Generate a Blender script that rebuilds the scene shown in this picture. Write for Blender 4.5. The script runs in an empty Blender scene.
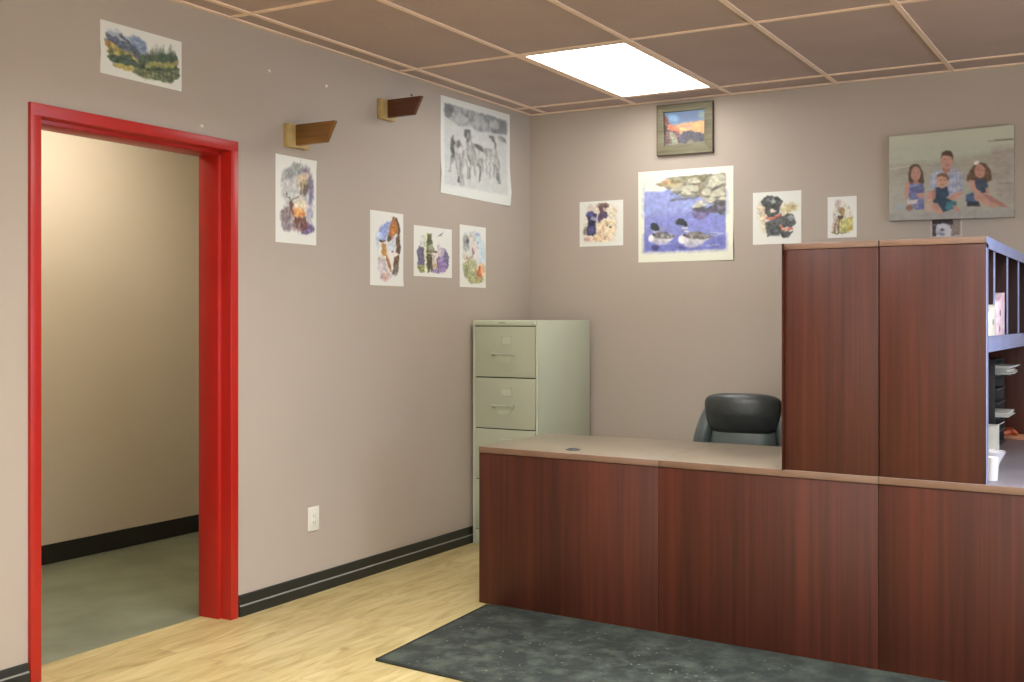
import bpy, bmesh, math, random
import numpy as np
from mathutils import Vector, Matrix

# ------------------------------------------------------------------ camera
SC = bpy.context.scene
COL = SC.collection
cam_data = bpy.data.cameras.new('camera')
cam = bpy.data.objects.new('camera', cam_data)
COL.objects.link(cam)
cam.location = (3.534, -6.318, 1.310)
cam.rotation_euler = (math.radians(90), 0, 0.526)
cam_data.sensor_width = 36.0
cam_data.lens = 36.0 * 1121.6 / 1024
cam_data.shift_y = -20.5 / 1024
cam_data.clip_start = 0.05
SC.camera = cam

# ------------------------------------------------------------------ view, world
SC.view_settings.view_transform = 'Standard'
SC.view_settings.look = 'None'
SC.view_settings.gamma = 1
SC.view_settings.use_curve_mapping = False
SC.view_settings.exposure = 0.22
SC.cycles.use_denoising = True
SC.cycles.max_bounces = 8
SC.cycles.diffuse_bounces = 5
SC.cycles.caustics_reflective = False
SC.cycles.caustics_refractive = False
SC.cycles.sample_clamp_indirect = 5.0
W = bpy.data.worlds.new('daylight')
SC.world = W
W.use_nodes = True
W.node_tree.nodes['Background'].inputs[0].default_value = (0.55, 0.72, 1.0, 1)
W.node_tree.nodes['Background'].inputs[1].default_value = 0.6

CEIL = 2.633
RX, RY = 6.6, -9.6          # right wall, front wall
LAMP = 31.0                  # brightness of the unseen ceiling troffers, above the lens in view


def area(name, loc, rot, sx, sy, power, color):
    d = bpy.data.lights.new(name, 'AREA')
    d.shape = 'RECTANGLE'
    d.size, d.size_y = sx, sy
    d.energy = power
    d.color = color
    o = bpy.data.objects.new(name, d)
    COL.objects.link(o)
    o.location = loc
    o.rotation_euler = rot
    return o


# daylight through the shopfront window behind the camera and the side window on the right
area('front_window_daylight', (3.3, RY - 0.25, 1.45), (math.radians(90), 0, 0), 5.0, 2.0, 110, (1.0, 0.965, 0.90))
area('side_window_daylight', (RX + 0.25, -2.7, 1.45), (0, math.radians(90), 0), 1.7, 2.6, 120, (0.62, 0.76, 1.0))

# ------------------------------------------------------------------ materials
MATS = {}


def srgb(c):
    out = []
    for v in c[:3]:
        v = v / 255.0
        out.append(v / 12.92 if v <= 0.04045 else ((v + 0.055) / 1.055) ** 2.4)
    return (out[0], out[1], out[2], 1.0)


def new_mat(name):
    m = bpy.data.materials.new(name)
    m.use_nodes = True
    nt = m.node_tree
    return m, nt, nt.nodes['Principled BSDF']


def N(nt, t, **kw):
    n = nt.nodes.new(t)
    for k, v in kw.items():
        if k.startswith('i_'):
            key = k[2:]
            n.inputs[int(key) if key.isdigit() else key.replace('_', ' ')].default_value = v
        else:
            setattr(n, k, v)
    return n


def plain(name, c1, c2=None, rough=0.6, scale=6.0, metal=0.0, bump=0.0, stretch=(1, 1, 1), spec=0.5, coat=0.0):
    """noise-mottled paint, plastic, metal or fabric"""
    if name in MATS:
        return MATS[name]
    m, nt, p = new_mat(name)
    c2 = c2 or tuple(v * 0.93 for v in c1)
    tc = N(nt, 'ShaderNodeTexCoord')
    mp = N(nt, 'ShaderNodeMapping')
    mp.inputs['Scale'].default_value = stretch
    nz = N(nt, 'ShaderNodeTexNoise', i_Scale=scale, i_Detail=4.0)
    cr = N(nt, 'ShaderNodeValToRGB')
    cr.color_ramp.elements[0].color = srgb(c2)
    cr.color_ramp.elements[1].color = srgb(c1)
    cr.color_ramp.elements[0].position = 0.35
    cr.color_ramp.elements[1].position = 0.65
    nt.links.new(tc.outputs['Object'], mp.inputs[0])
    nt.links.new(mp.outputs[0], nz.inputs['Vector'])
    nt.links.new(nz.outputs[0], cr.inputs[0])
    nt.links.new(cr.outputs[0], p.inputs['Base Color'])
    p.inputs['Roughness'].default_value = rough
    p.inputs['Metallic'].default_value = metal
    p.inputs['Specular IOR Level'].default_value = spec
    p.inputs['Coat Weight'].default_value = coat
    if bump:
        b = N(nt, 'ShaderNodeBump', i_Strength=bump, i_Distance=0.01)
        n2 = N(nt, 'ShaderNodeTexNoise', i_Scale=scale * 12, i_Detail=3.0)
        nt.links.new(mp.outputs[0], n2.inputs['Vector'])
        nt.links.new(n2.outputs[0], b.inputs['Height'])
        nt.links.new(b.outputs[0], p.inputs['Normal'])
    MATS[name] = m
    return m


def wood_mat(name, cols, axis='Z', fine=60.0, rough=0.35, long=1.0, spec=0.5):
    """grain: noise squeezed across, drawn out along one axis"""
    m, nt, p = new_mat(name)
    tc = N(nt, 'ShaderNodeTexCoord')
    mp = N(nt, 'ShaderNodeMapping')
    s = [fine, fine, fine]
    s['XYZ'.index(axis)] = long
    mp.inputs['Scale'].default_value = s
    nz = N(nt, 'ShaderNodeTexNoise', i_Scale=1.0, i_Detail=5.0, i_Roughness=0.6)
    nz.inputs['Distortion'].default_value = 0.3
    mp2 = N(nt, 'ShaderNodeMapping')
    mp2.inputs['Scale'].default_value = [v * (0.16 if v != long else 0.3) for v in s]
    nz2 = N(nt, 'ShaderNodeTexNoise', i_Scale=1.0, i_Detail=3.0)
    mix = N(nt, 'ShaderNodeMix')
    mix.inputs[0].default_value = 0.45
    cr = N(nt, 'ShaderNodeValToRGB')
    el = cr.color_ramp.elements
    el[0].position, el[0].color = 0.36, srgb(cols[0])
    el[1].position, el[1].color = 0.64, srgb(cols[2])
    e = el.new(0.5)
    e.color = srgb(cols[1])
    L = nt.links.new
    L(tc.outputs['Object'], mp.inputs[0])
    L(tc.outputs['Object'], mp2.inputs[0])
    L(mp.outputs[0], nz.inputs['Vector'])
    L(mp2.outputs[0], nz2.inputs['Vector'])
    L(nz.outputs[0], mix.inputs[2])
    L(nz2.outputs[0], mix.inputs[3])
    L(mix.outputs[0], cr.inputs[0])
    L(cr.outputs[0], p.inputs['Base Color'])
    p.inputs['Roughness'].default_value = rough
    p.inputs['Specular IOR Level'].default_value = spec
    MATS[name] = m
    return m


def floor_mat():
    m, nt, p = new_mat('oak_plank_floor')
    L = nt.links.new
    tc = N(nt, 'ShaderNodeTexCoord')
    mp = N(nt, 'ShaderNodeMapping')
    mp.inputs['Rotation'].default_value = (0, 0, math.radians(90))
    L(tc.outputs['Object'], mp.inputs[0])
    br = N(nt, 'ShaderNodeTexBrick', i_Scale=1.0)
    br.offset = 0.37
    br.inputs['Color1'].default_value = (0, 0, 0, 1)
    br.inputs['Color2'].default_value = (1, 1, 1, 1)
    br.inputs['Mortar'].default_value = (0.5, 0.5, 0.5, 1)
    br.inputs['Mortar Size'].default_value = 0.0012
    br.inputs['Mortar Smooth'].default_value = 0.3
    br.inputs['Bias'].default_value = 0.0
    br.inputs['Brick Width'].default_value = 1.2
    br.inputs['Row Height'].default_value = 0.125
    L(mp.outputs[0], br.inputs['Vector'])
    # cathedral grain, shifted plank by plank
    add = N(nt, 'ShaderNodeVectorMath', operation='MULTIPLY_ADD')
    add.inputs[1].default_value = (9.0, 3.0, 7.0)
    L(br.outputs['Color'], add.inputs[0])
    mp2 = N(nt, 'ShaderNodeMapping')
    mp2.inputs['Scale'].default_value = (2.2, 11.0, 1)
    L(mp.outputs[0], mp2.inputs[0])
    L(mp2.outputs[0], add.inputs[2])
    nz = N(nt, 'ShaderNodeTexNoise', i_Scale=1.3, i_Detail=4.0, i_Roughness=0.6)
    nz.inputs['Distortion'].default_value = 1.2
    L(add.outputs[0], nz.inputs['Vector'])
    cr = N(nt, 'ShaderNodeValToRGB')
    el = cr.color_ramp.elements
    el[0].position, el[0].color = 0.28, srgb((160, 138, 90))
    el[1].position, el[1].color = 0.72, srgb((204, 189, 142))
    e = el.new(0.48)
    e.color = srgb((187, 170, 116))
    L(nz.outputs[0], cr.inputs[0])
    # plank tone
    hs = N(nt, 'ShaderNodeMix', data_type='RGBA', blend_type='MULTIPLY')
    hs.inputs[0].default_value = 0.75
    cr2 = N(nt, 'ShaderNodeValToRGB')
    cr2.color_ramp.elements[0].color = (0.80, 0.77, 0.72, 1)
    cr2.color_ramp.elements[1].color = (1.0, 1.0, 1.0, 1)
    L(br.outputs['Color'], cr2.inputs[0])
    L(cr.outputs[0], hs.inputs[6])
    L(cr2.outputs[0], hs.inputs[7])
    # dark joints
    jm = N(nt, 'ShaderNodeMix', data_type='RGBA')
    jm.inputs[7].default_value = srgb((165, 125, 84))
    L(br.outputs['Fac'], jm.inputs[0])
    L(hs.outputs[2], jm.inputs[6])
    # small knots
    vo = N(nt, 'ShaderNodeTexVoronoi', i_Scale=2.6)
    L(mp.outputs[0], vo.inputs['Vector'])
    cr3 = N(nt, 'ShaderNodeValToRGB')
    cr3.color_ramp.elements[0].position = 0.02
    cr3.color_ramp.elements[0].color = (0.6, 0.6, 0.6, 1)
    cr3.color_ramp.elements[1].position = 0.075
    cr3.color_ramp.elements[1].color = (0, 0, 0, 1)
    L(vo.outputs['Distance'], cr3.inputs[0])
    km = N(nt, 'ShaderNodeMix', data_type='RGBA')
    km.inputs[7].default_value = srgb((140, 104, 66))
    L(cr3.outputs[0], km.inputs[0])
    L(jm.outputs[2], km.inputs[6])
    L(km.outputs[2], p.inputs['Base Color'])
    p.inputs['Roughness'].default_value = 0.42
    MATS['floor'] = m
    return m


def mat_rubber():
    m, nt, p = new_mat('dusty_black_mat')
    L = nt.links.new
    tc = N(nt, 'ShaderNodeTexCoord')
    a = N(nt, 'ShaderNodeTexNoise', i_Scale=9.0, i_Detail=6.0, i_Roughness=0.65)
    cr = N(nt, 'ShaderNodeValToRGB')
    cr.color_ramp.elements[0].position, cr.color_ramp.elements[0].color = 0.44, srgb((36, 44, 40))
    cr.color_ramp.elements[1].position, cr.color_ramp.elements[1].color = 0.66, srgb((72, 82, 72))
    b = N(nt, 'ShaderNodeTexVoronoi', i_Scale=26.0)
    cr2 = N(nt, 'ShaderNodeValToRGB')
    cr2.color_ramp.elements[0].position, cr2.color_ramp.elements[0].color = 0.05, (0.8, 0.8, 0.8, 1)
    cr2.color_ramp.elements[1].position, cr2.color_ramp.elements[1].color = 0.16, (0, 0, 0, 1)
    c = N(nt, 'ShaderNodeTexNoise', i_Scale=4.0)
    mul = N(nt, 'ShaderNodeMath', operation='MULTIPLY')
    gt = N(nt, 'ShaderNodeMapRange')
    gt.inputs[1].default_value, gt.inputs[2].default_value = 0.42, 0.52
    mix = N(nt, 'ShaderNodeMix', data_type='RGBA')
    mix.inputs[7].default_value = srgb((130, 136, 124))
    for n in (a, b, c):
        L(tc.outputs['Object'], n.inputs['Vector'])
    L(a.outputs[0], cr.inputs[0])
    L(b.outputs['Distance'], cr2.inputs[0])
    L(c.outputs[0], gt.inputs[0])
    L(cr2.outputs[0], mul.inputs[0])
    L(gt.outputs[0], mul.inputs[1])
    L(mul.outputs[0], mix.inputs[0])
    L(cr.outputs[0], mix.inputs[6])
    L(mix.outputs[2], p.inputs['Base Color'])
    p.inputs['Roughness'].default_value = 0.75
    bp = N(nt, 'ShaderNodeBump', i_Strength=0.4, i_Distance=0.003)
    n2 = N(nt, 'ShaderNodeTexNoise', i_Scale=150.0)
    L(tc.outputs['Object'], n2.inputs['Vector'])
    L(n2.outputs[0], bp.inputs['Height'])
    L(bp.outputs[0], p.inputs['Normal'])
    MATS['mat'] = m
    return m


def emit_mat(name, col, strength):
    m, nt, p = new_mat(name)
    p.inputs['Base Color'].default_value = (0.85, 0.85, 0.85, 1)
    p.inputs['Emission Color'].default_value = (*col, 1)
    p.inputs['Emission Strength'].default_value = strength
    MATS[name] = m
    return m


def art_mat():
    m, nt, p = new_mat('printed_picture')
    a = N(nt, 'ShaderNodeVertexColor')
    a.layer_name = 'print'
    nt.links.new(a.outputs[0], p.inputs['Base Color'])
    p.inputs['Roughness'].default_value = 0.55
    p.inputs['Specular IOR Level'].default_value = 0.3
    MATS['art'] = m
    return m


WALL = plain('taupe_wall_paint', (178, 166, 152), (175, 163, 149), rough=0.75, scale=1.2, bump=0.05, spec=0.3)
CREAM = plain('cream_wall_paint', (206, 196, 176), (202, 192, 172), rough=0.8, scale=1.0, spec=0.3)
TILE = plain('brown_ceiling_tile', (182, 164, 158), (177, 159, 153), rough=0.9, scale=3.0, bump=0.2, spec=0.2)
TBAR = plain('tan_ceiling_grid', (240, 214, 190), (234, 208, 184), rough=0.5, scale=3.0)
HOUS = plain('grey_troffer_housing', (120, 120, 118), rough=0.5, scale=4)
OAK = floor_mat()
CONC = plain('bare_concrete', (128, 134, 112), (108, 114, 94), rough=0.55, scale=3.5, bump=0.1)
RED = plain('red_gloss_paint', (178, 34, 24), (172, 31, 22), rough=0.36, scale=5)
REDTRIM = RED
BLACKV = plain('black_vinyl_base', (36, 38, 33), (31, 33, 29), rough=0.4, scale=4)
GREYLINE = plain('grey_base_line', (150, 150, 142), (140, 140, 132), rough=0.5, scale=4)
MAHO = wood_mat('mahogany_laminate', [(54, 25, 15), (70, 33, 21), (84, 40, 26)], 'Z', 42.0, 0.46, 0.9, 0.35)
BAND = plain('brown_edge_band', (120, 92, 74), (112, 86, 68), rough=0.4, scale=12)
DTOP = plain('taupe_desktop_laminate', (142, 130, 110), (136, 124, 104), rough=0.32, scale=5)
SHEENTOP = plain('desktop_laminate_blue_sheen', (138, 132, 140), (130, 124, 132), rough=0.35, scale=5)  # the taupe laminate with lavender window sheen put into its colour
DARKMAHO = wood_mat('dark_mahogany_inside', [(34, 18, 18), (44, 22, 22), (54, 28, 26)], 'Z', 42.0, 0.5, 0.9, 0.3)  # darker copy of the mahogany for the inside panels
SHEENBAND = plain('edge_band_blue_sheen', (140, 152, 196), (132, 144, 188), rough=0.25, scale=6)  # bluish window reflection put into the band's base colour
PUTTY = plain('putty_steel', (192, 199, 176), (188, 195, 172), rough=0.42, scale=3, spec=0.4)
PUTTY_DIM = plain('putty_steel_dim', (178, 183, 160), (174, 179, 156), rough=0.42, scale=3, spec=0.4)  # same putty, darker: the front's weaker light put into the colour
DARKGAP = plain('dark_gap', (70, 66, 54), (60, 56, 46), rough=0.8, scale=3)
CHROME = plain('brushed_chrome', (214, 214, 200), (204, 204, 190), rough=0.32, scale=20, metal=0.6)
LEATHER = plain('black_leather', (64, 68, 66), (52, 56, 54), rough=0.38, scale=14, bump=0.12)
LEATHER_SHEEN = plain('black_leather_sheen', (98, 108, 104), (86, 96, 92), rough=0.32, scale=14, bump=0.12)  # same black leather, paler: its reflected light put into the colour
BLACKP = plain('black_plastic', (30, 31, 32), (24, 25, 26), rough=0.4, scale=10)
PINE = wood_mat('honey_pine', [(94, 64, 26), (118, 82, 36), (138, 100, 50)], 'X', 55.0, 0.4, 3.0)
PINEEND = plain('pale_pine', (186, 160, 104), (170, 142, 86), rough=0.5, scale=20)
WALNUT = wood_mat('walnut_stain', [(64, 36, 18), (86, 48, 26), (102, 60, 34)], 'X', 55.0, 0.4, 3.0)
RUBBER = mat_rubber()
RUBBERE = plain('mat_border', (34, 38, 37), (28, 31, 30), rough=0.7, scale=10)
PAPER = plain('white_paper', (226, 224, 214), (222, 220, 210), rough=0.7, scale=5)
WHITEP = plain('white_plastic', (228, 226, 212), (222, 220, 206), rough=0.35, scale=8)
WHITEC = plain('white_ceramic', (232, 230, 232), (226, 224, 226), rough=0.2, scale=8)
SLOTD = plain('outlet_slot', (120, 118, 104), (100, 98, 88), rough=0.6, scale=8)
OLIVEF = wood_mat('weathered_grey_frame', [(88, 84, 60), (112, 106, 80), (126, 120, 94)], 'X', 60.0, 0.6, 4.0)
OLIVED = plain('dark_frame_edge', (70, 56, 40), (58, 46, 34), rough=0.6, scale=12)
PINKP = plain('pink_printed_card', (216, 170, 190), (236, 226, 234), rough=0.5, scale=40)
KRAFT = plain('brown_card', (176, 120, 84), (160, 104, 70), rough=0.7, scale=14)
ORANGE = plain('orange_wrapper', (214, 96, 52), (120, 62, 40), rough=0.4, scale=40)
ALUM = plain('window_aluminium', (150, 150, 148), (140, 140, 138), rough=0.4, scale=5, metal=0.6)
LAMPM = emit_mat('lit_diffuser', (1.0, 0.975, 0.965), LAMP)
SOFTM = emit_mat('flush_diffuser', (1.0, 0.985, 0.985), 9.0)  # lens in view, kept dimmer than the unseen troffers
HALLM = emit_mat('lit_hall_diffuser', (1.0, 0.965, 0.97), 9.5)
ARTM = art_mat()


def glass_mat():
    m = bpy.data.materials.new('window_glass')
    m.use_nodes = True
    nt = m.node_tree
    nt.nodes.remove(nt.nodes['Principled BSDF'])
    t = N(nt, 'ShaderNodeBsdfTransparent')
    g = N(nt, 'ShaderNodeBsdfGlossy', i_Roughness=0.02)
    mx = N(nt, 'ShaderNodeMixShader')
    fr = N(nt, 'ShaderNodeFresnel', i_IOR=1.45)
    nt.links.new(fr.outputs[0], mx.inputs[0])
    nt.links.new(t.outputs[0], mx.inputs[1])
    nt.links.new(g.outputs[0], mx.inputs[2])
    nt.links.new(mx.outputs[0], nt.nodes['Material Output'].inputs[0])
    return m


GLASS = glass_mat()

# ------------------------------------------------------------------ mesh helpers


def bm_new():
    return bmesh.new()


def box(bm, x0, x1, y0, y1, z0, z1, bev=0.0, seg=2):
    r = bmesh.ops.create_cube(bm, size=1.0)
    vs = r['verts']
    for v in vs:
        v.co = Vector(((x0 + x1) / 2 + v.co.x * (x1 - x0), (y0 + y1) / 2 + v.co.y * (y1 - y0), (z0 + z1) / 2 + v.co.z * (z1 - z0)))
    if bev:
        es = list({e for v in vs for e in v.link_edges})
        bmesh.ops.bevel(bm, geom=es, offset=bev, segments=seg, affect='EDGES', profile=0.5)
    return bm


def prism(bm, pts, z0, z1, bev=0.0, seg=2):
    """plan polygon pts (counter-clockwise) raised from z0 to z1"""
    lo = [bm.verts.new((x, y, z0)) for x, y in pts]
    hi = [bm.verts.new((x, y, z1)) for x, y in pts]
    n = len(pts)
    fs = [bm.faces.new(hi), bm.faces.new(lo[::-1])]
    for i in range(n):
        fs.append(bm.faces.new((lo[i], lo[(i + 1) % n], hi[(i + 1) % n], hi[i])))
    if bev:
        es = list({e for f in fs for e in f.edges})
        bmesh.ops.bevel(bm, geom=es, offset=bev, segments=seg, affect='EDGES', profile=0.5)
    return bm


def extr(bm, pts, axis, a, b, bev=0.0):
    """polygon in the plane across `axis`, extruded from a to b; pts are the two other coordinates in xyz order"""
    def mk(p, t):
        c = list(p)
        c.insert('xyz'.index(axis), t)
        return bm.verts.new(c)
    A = [mk(p, a) for p in pts]
    Bv = [mk(p, b) for p in pts]
    n = len(pts)
    fs = [bm.faces.new(A), bm.faces.new(Bv[::-1])]
    for i in range(n):
        fs.append(bm.faces.new((A[i], Bv[i], Bv[(i + 1) % n], A[(i + 1) % n])))
    bmesh.ops.recalc_face_normals(bm, faces=fs)
    if bev:
        es = list({e for f in fs for e in f.edges})
        bmesh.ops.bevel(bm, geom=es, offset=bev, segments=2, affect='EDGES', profile=0.5)
    return bm


def lathe(bm, prof, cx=0, cy=0, n=32, cap=True):
    """prof: list of (radius, z) from bottom to top"""
    rings = []
    for r, z in prof:
        rings.append([bm.verts.new((cx + r * math.cos(2 * math.pi * k / n), cy + r * math.sin(2 * math.pi * k / n), z)) for k in range(n)])
    for a, b in zip(rings, rings[1:]):
        for k in range(n):
            bm.faces.new((a[k], a[(k + 1) % n], b[(k + 1) % n], b[k]))
    if cap:
        bm.faces.new(rings[0][::-1])
        bm.faces.new(rings[-1])
    return bm


def tube(bm, pts, r, n=10):
    pts = [Vector(p) for p in pts]
    rings = []
    up = Vector((0, 0, 1))
    for i, p in enumerate(pts):
        d = (pts[min(i + 1, len(pts) - 1)] - pts[max(i - 1, 0)]).normalized()
        ref = up if abs(d.z) < 0.9 else Vector((1, 0, 0))
        u = d.cross(ref).normalized()
        v = d.cross(u)
        rr = r[i] if isinstance(r, (list, tuple)) else r
        rings.append([bm.verts.new(p + (u * math.cos(2 * math.pi * k / n) + v * math.sin(2 * math.pi * k / n)) * rr) for k in range(n)])
    for a, b in zip(rings, rings[1:]):
        for k in range(n):
            bm.faces.new((a[k], a[(k + 1) % n], b[(k + 1) % n], b[k]))
    bm.faces.new(rings[0][::-1])
    bm.faces.new(rings[-1])
    return bm


def pillow(bm, c, s, e=(3.0, 3.0), nu=40, nv=24, fn=None):
    """superellipsoid cushion centred c with half sizes s; fn bends it"""
    def sp(v, p):
        return math.copysign(abs(v) ** p, v)
    rows = []
    e1, e2 = 2 / e[0], 2 / e[1]
    for j in range(1, nv):
        ph = -math.pi / 2 + math.pi * j / nv
        row = []
        for i in range(nu):
            th = 2 * math.pi * i / nu
            x = s[0] * sp(math.cos(ph), e1) * sp(math.cos(th), e2)
            z = s[2] * sp(math.cos(ph), e1) * sp(math.sin(th), e2)
            y = s[1] * sp(math.sin(ph), e1)
            p = Vector((x, y, z))
            if fn:
                p = fn(p)
            row.append(bm.verts.new(Vector(c) + p))
        rows.append(row)
    a = Vector((0, -s[1], 0))
    b = Vector((0, s[1], 0))
    va = bm.verts.new(Vector(c) + (fn(a) if fn else a))
    vb = bm.verts.new(Vector(c) + (fn(b) if fn else b))
    fs = []
    for r0, r1 in zip(rows, rows[1:]):
        for i in range(nu):
            fs.append(bm.faces.new((r0[i], r0[(i + 1) % nu], r1[(i + 1) % nu], r1[i])))
    for i in range(nu):
        fs.append(bm.faces.new((va, rows[0][(i + 1) % nu], rows[0][i])))
        fs.append(bm.faces.new((vb, rows[-1][i], rows[-1][(i + 1) % nu])))
    bmesh.ops.recalc_face_normals(bm, faces=fs)
    return bm


def smooth(me, ang=40):
    me.polygons.foreach_set('use_smooth', [True] * len(me.polygons))
    try:
        me.set_sharp_from_angle(angle=math.radians(ang))
    except Exception:
        pass


def world_loc(o):
    v = Vector((0, 0, 0))
    while o is not None:
        v += o.location
        o = o.parent
    return v


def obj(name, bm, m, parent=None, sm=True, local=False):
    """link bm (in world coordinates unless local) as ONE mesh object"""
    me = bpy.data.meshes.new(name)
    if parent is not None and not local:
        bmesh.ops.translate(bm, verts=bm.verts, vec=-world_loc(parent))
    org = Vector((0, 0, 0))
    if parent is None:
        xs = [v.co.x for v in bm.verts]
        ys = [v.co.y for v in bm.verts]
        zs = [v.co.z for v in bm.verts]
        org = Vector(((min(xs) + max(xs)) / 2, (min(ys) + max(ys)) / 2, min(zs)))
        bmesh.ops.translate(bm, verts=bm.verts, vec=-org)
    bm.to_mesh(me)
    bm.free()
    if sm:
        smooth(me)
    me.materials.append(m)
    o = bpy.data.objects.new(name, me)
    COL.objects.link(o)
    o.location = org
    o.parent = parent
    return o


def thing(name, label, cat, loc=(0, 0, 0), group=None):
    o = bpy.data.objects.new(name, None)
    COL.objects.link(o)
    o.location = loc
    o.empty_display_size = 0.1
    return tag(o, label, cat, group)


def tag(o, label, cat, group=None):
    o['label'] = label
    o['category'] = cat
    if group:
        o['group'] = group
    return o


def struct(name, bm, m, sm=False):
    o = obj(name, bm, m, None, sm)
    o['kind'] = 'structure'
    return o


def struct_parent(o):
    o['kind'] = 'structure'
    return o


# ------------------------------------------------------------------ room shell
D0Y, D1Y, DTOPZ = -3.655, -2.698, 2.052     # clear door opening
WT = 0.15
b = box(bm_new(), -WT, RX + 0.15, RY - 0.15, 0.15, -0.06, 0.0)
struct('floor', b, OAK)
b = box(bm_new(), -1.81, -WT - 0.0, -6.0, -0.6, -0.06, -0.002)
struct('floor', b, CONC)
# left wall with its doorway
b = bm_new()
box(b, -WT, 0, RY - 0.15, D0Y - 0.03, 0, CEIL + 0.3)
box(b, -WT, 0, D1Y + 0.03, 0.15, 0, CEIL + 0.3)
box(b, -WT, 0, D0Y - 0.03, D1Y + 0.03, DTOPZ + 0.03, CEIL + 0.3)
struct('wall_left', b, WALL)
struct('wall_back', box(bm_new(), 0, RX + 0.15, 0, 0.15, 0, CEIL + 0.3), WALL)
# right wall with a side window, front wall with the shopfront window
b = bm_new()
box(b, RX, RX + 0.15, RY - 0.15, -4.1, 0, CEIL + 0.3)
box(b, RX, RX + 0.15, -1.3, 0, 0, CEIL + 0.3)
box(b, RX, RX + 0.15, -4.1, -1.3, 0, 0.55)
box(b, RX, RX + 0.15, -4.1, -1.3, 2.35, CEIL + 0.3)
struct('wall_right', b, WALL)
b = bm_new()
box(b, 0, 0.7, RY - 0.15, RY, 0, CEIL + 0.3)
box(b, 5.9, RX, RY - 0.15, RY, 0, CEIL + 0.3)
box(b, 0.7, 5.9, RY - 0.15, RY, 0, 0.4)
box(b, 0.7, 5.9, RY - 0.15, RY, 2.5, CEIL + 0.3)
struct('wall_front', b, WALL)
for nm, (a0, a1, z0, z1, ax, at) in {'window_1': (0.7, 5.9, 0.4, 2.5, 'y', RY - 0.08), 'window_2': (-4.1, -1.3, 0.55, 2.35, 'x', RX + 0.07)}.items():
    e = bpy.data.objects.new(nm, None)
    COL.objects.link(e)
    e['kind'] = 'structure'
    e.location = ((a0 + a1) / 2, at, z0) if ax == 'y' else (at, (a0 + a1) / 2, z0)
    fb, gb = bm_new(), bm_new()
    n = 4 if ax == 'y' else 2

    def put(bb, p0, p1, q0, q1, t):
        if ax == 'y':
            box(bb, p0, p1, at - t, at + t, q0, q1)
        else:
            box(bb, at - t, at + t, p0, p1, q0, q1)
    put(fb, a0, a1, z0, z0 + 0.05, 0.03)
    put(fb, a0, a1, z1 - 0.05, z1, 0.03)
    for k in range(n + 1):
        c = a0 + (a1 - a0) * k / n
        c = min(max(c, a0 + 0.025), a1 - 0.025)
        put(fb, c - 0.025, c + 0.025, z0 + 0.05, z1 - 0.05, 0.03)
    put(gb, a0 + 0.05, a1 - 0.05, z0 + 0.05, z1 - 0.05, 0.003)
    obj('window_frame', fb, ALUM, e, False)
    obj('pane', gb, GLASS, e, False)

# hallway behind the doorway
struct('wall_hall_far', box(bm_new(), -1.81, -1.66, -6.0, -0.6, 0, CEIL + 0.3), CREAM)
struct('wall_hall_end', box(bm_new(), -1.66, -WT, -0.75, -0.6, 0, CEIL + 0.3), CREAM)
struct('wall_hall_near', box(bm_new(), -1.66, -WT, -6.0, -5.85, 0, CEIL + 0.3), CREAM)
struct('wall_hall_lining', box(bm_new(), -WT - 0.012, -WT - 0.001, D1Y + 0.06, -0.75, 0, CEIL), CREAM)
struct('ceiling', box(bm_new(), -1.66, -WT, -5.85, -0.75, CEIL, CEIL + 0.06), CREAM)
struct('baseboard_hall', box(bm_new(), -1.66, -1.648, -5.85, -0.75, 0, 0.105, 0.003), BLACKV)

# suspended ceiling: tiles above, tan grid below; troffers fill some cells
GX = [0.129 + 0.61 * i for i in range(11)]
GY = [-0.227 - 1.236 * j for j in range(8)]
FIX = [(1, 0), (2, 2), (5, 2), (5, 4), (8, 2), (8, 4), (5, 6), (1, 6)]
b = bm_new()
xs = [0.0] + GX + [RX]
ys = [0.0] + GY + [RY]
for i in range(len(xs) - 1):
    for j in range(len(ys) - 1):
        if (i - 1, j - 1) in FIX:
            continue
        box(b, xs[i], xs[i + 1], ys[j + 1], ys[j], CEIL + 0.004, CEIL + 0.022)
struct('ceiling', b, TILE)
b = bm_new()
for x in GX:
    box(b, x - 0.0115, x + 0.0115, RY, 0, CEIL - 0.003, CEIL + 0.004)
for y in GY:
    for i in range(len(xs) - 1):
        box(b, xs[i] + (0.0115 if i else 0), xs[i + 1] - 0.0115, y - 0.0115, y + 0.0115, CEIL - 0.002, CEIL + 0.004)
struct('trim_1', b, TBAR)
b = bm_new()
box(b, 0, 0.022, RY, 0, CEIL - 0.004, CEIL + 0.003)
box(b, 0.022, RX - 0.022, -0.022, 0, CEIL - 0.004, CEIL + 0.003)
box(b, RX - 0.022, RX, RY, 0, CEIL - 0.004, CEIL + 0.003)
box(b, 0.022, RX - 0.022, RY, RY + 0.022, CEIL - 0.004, CEIL + 0.003)
struct('trim_2', b, TBAR)


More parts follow.
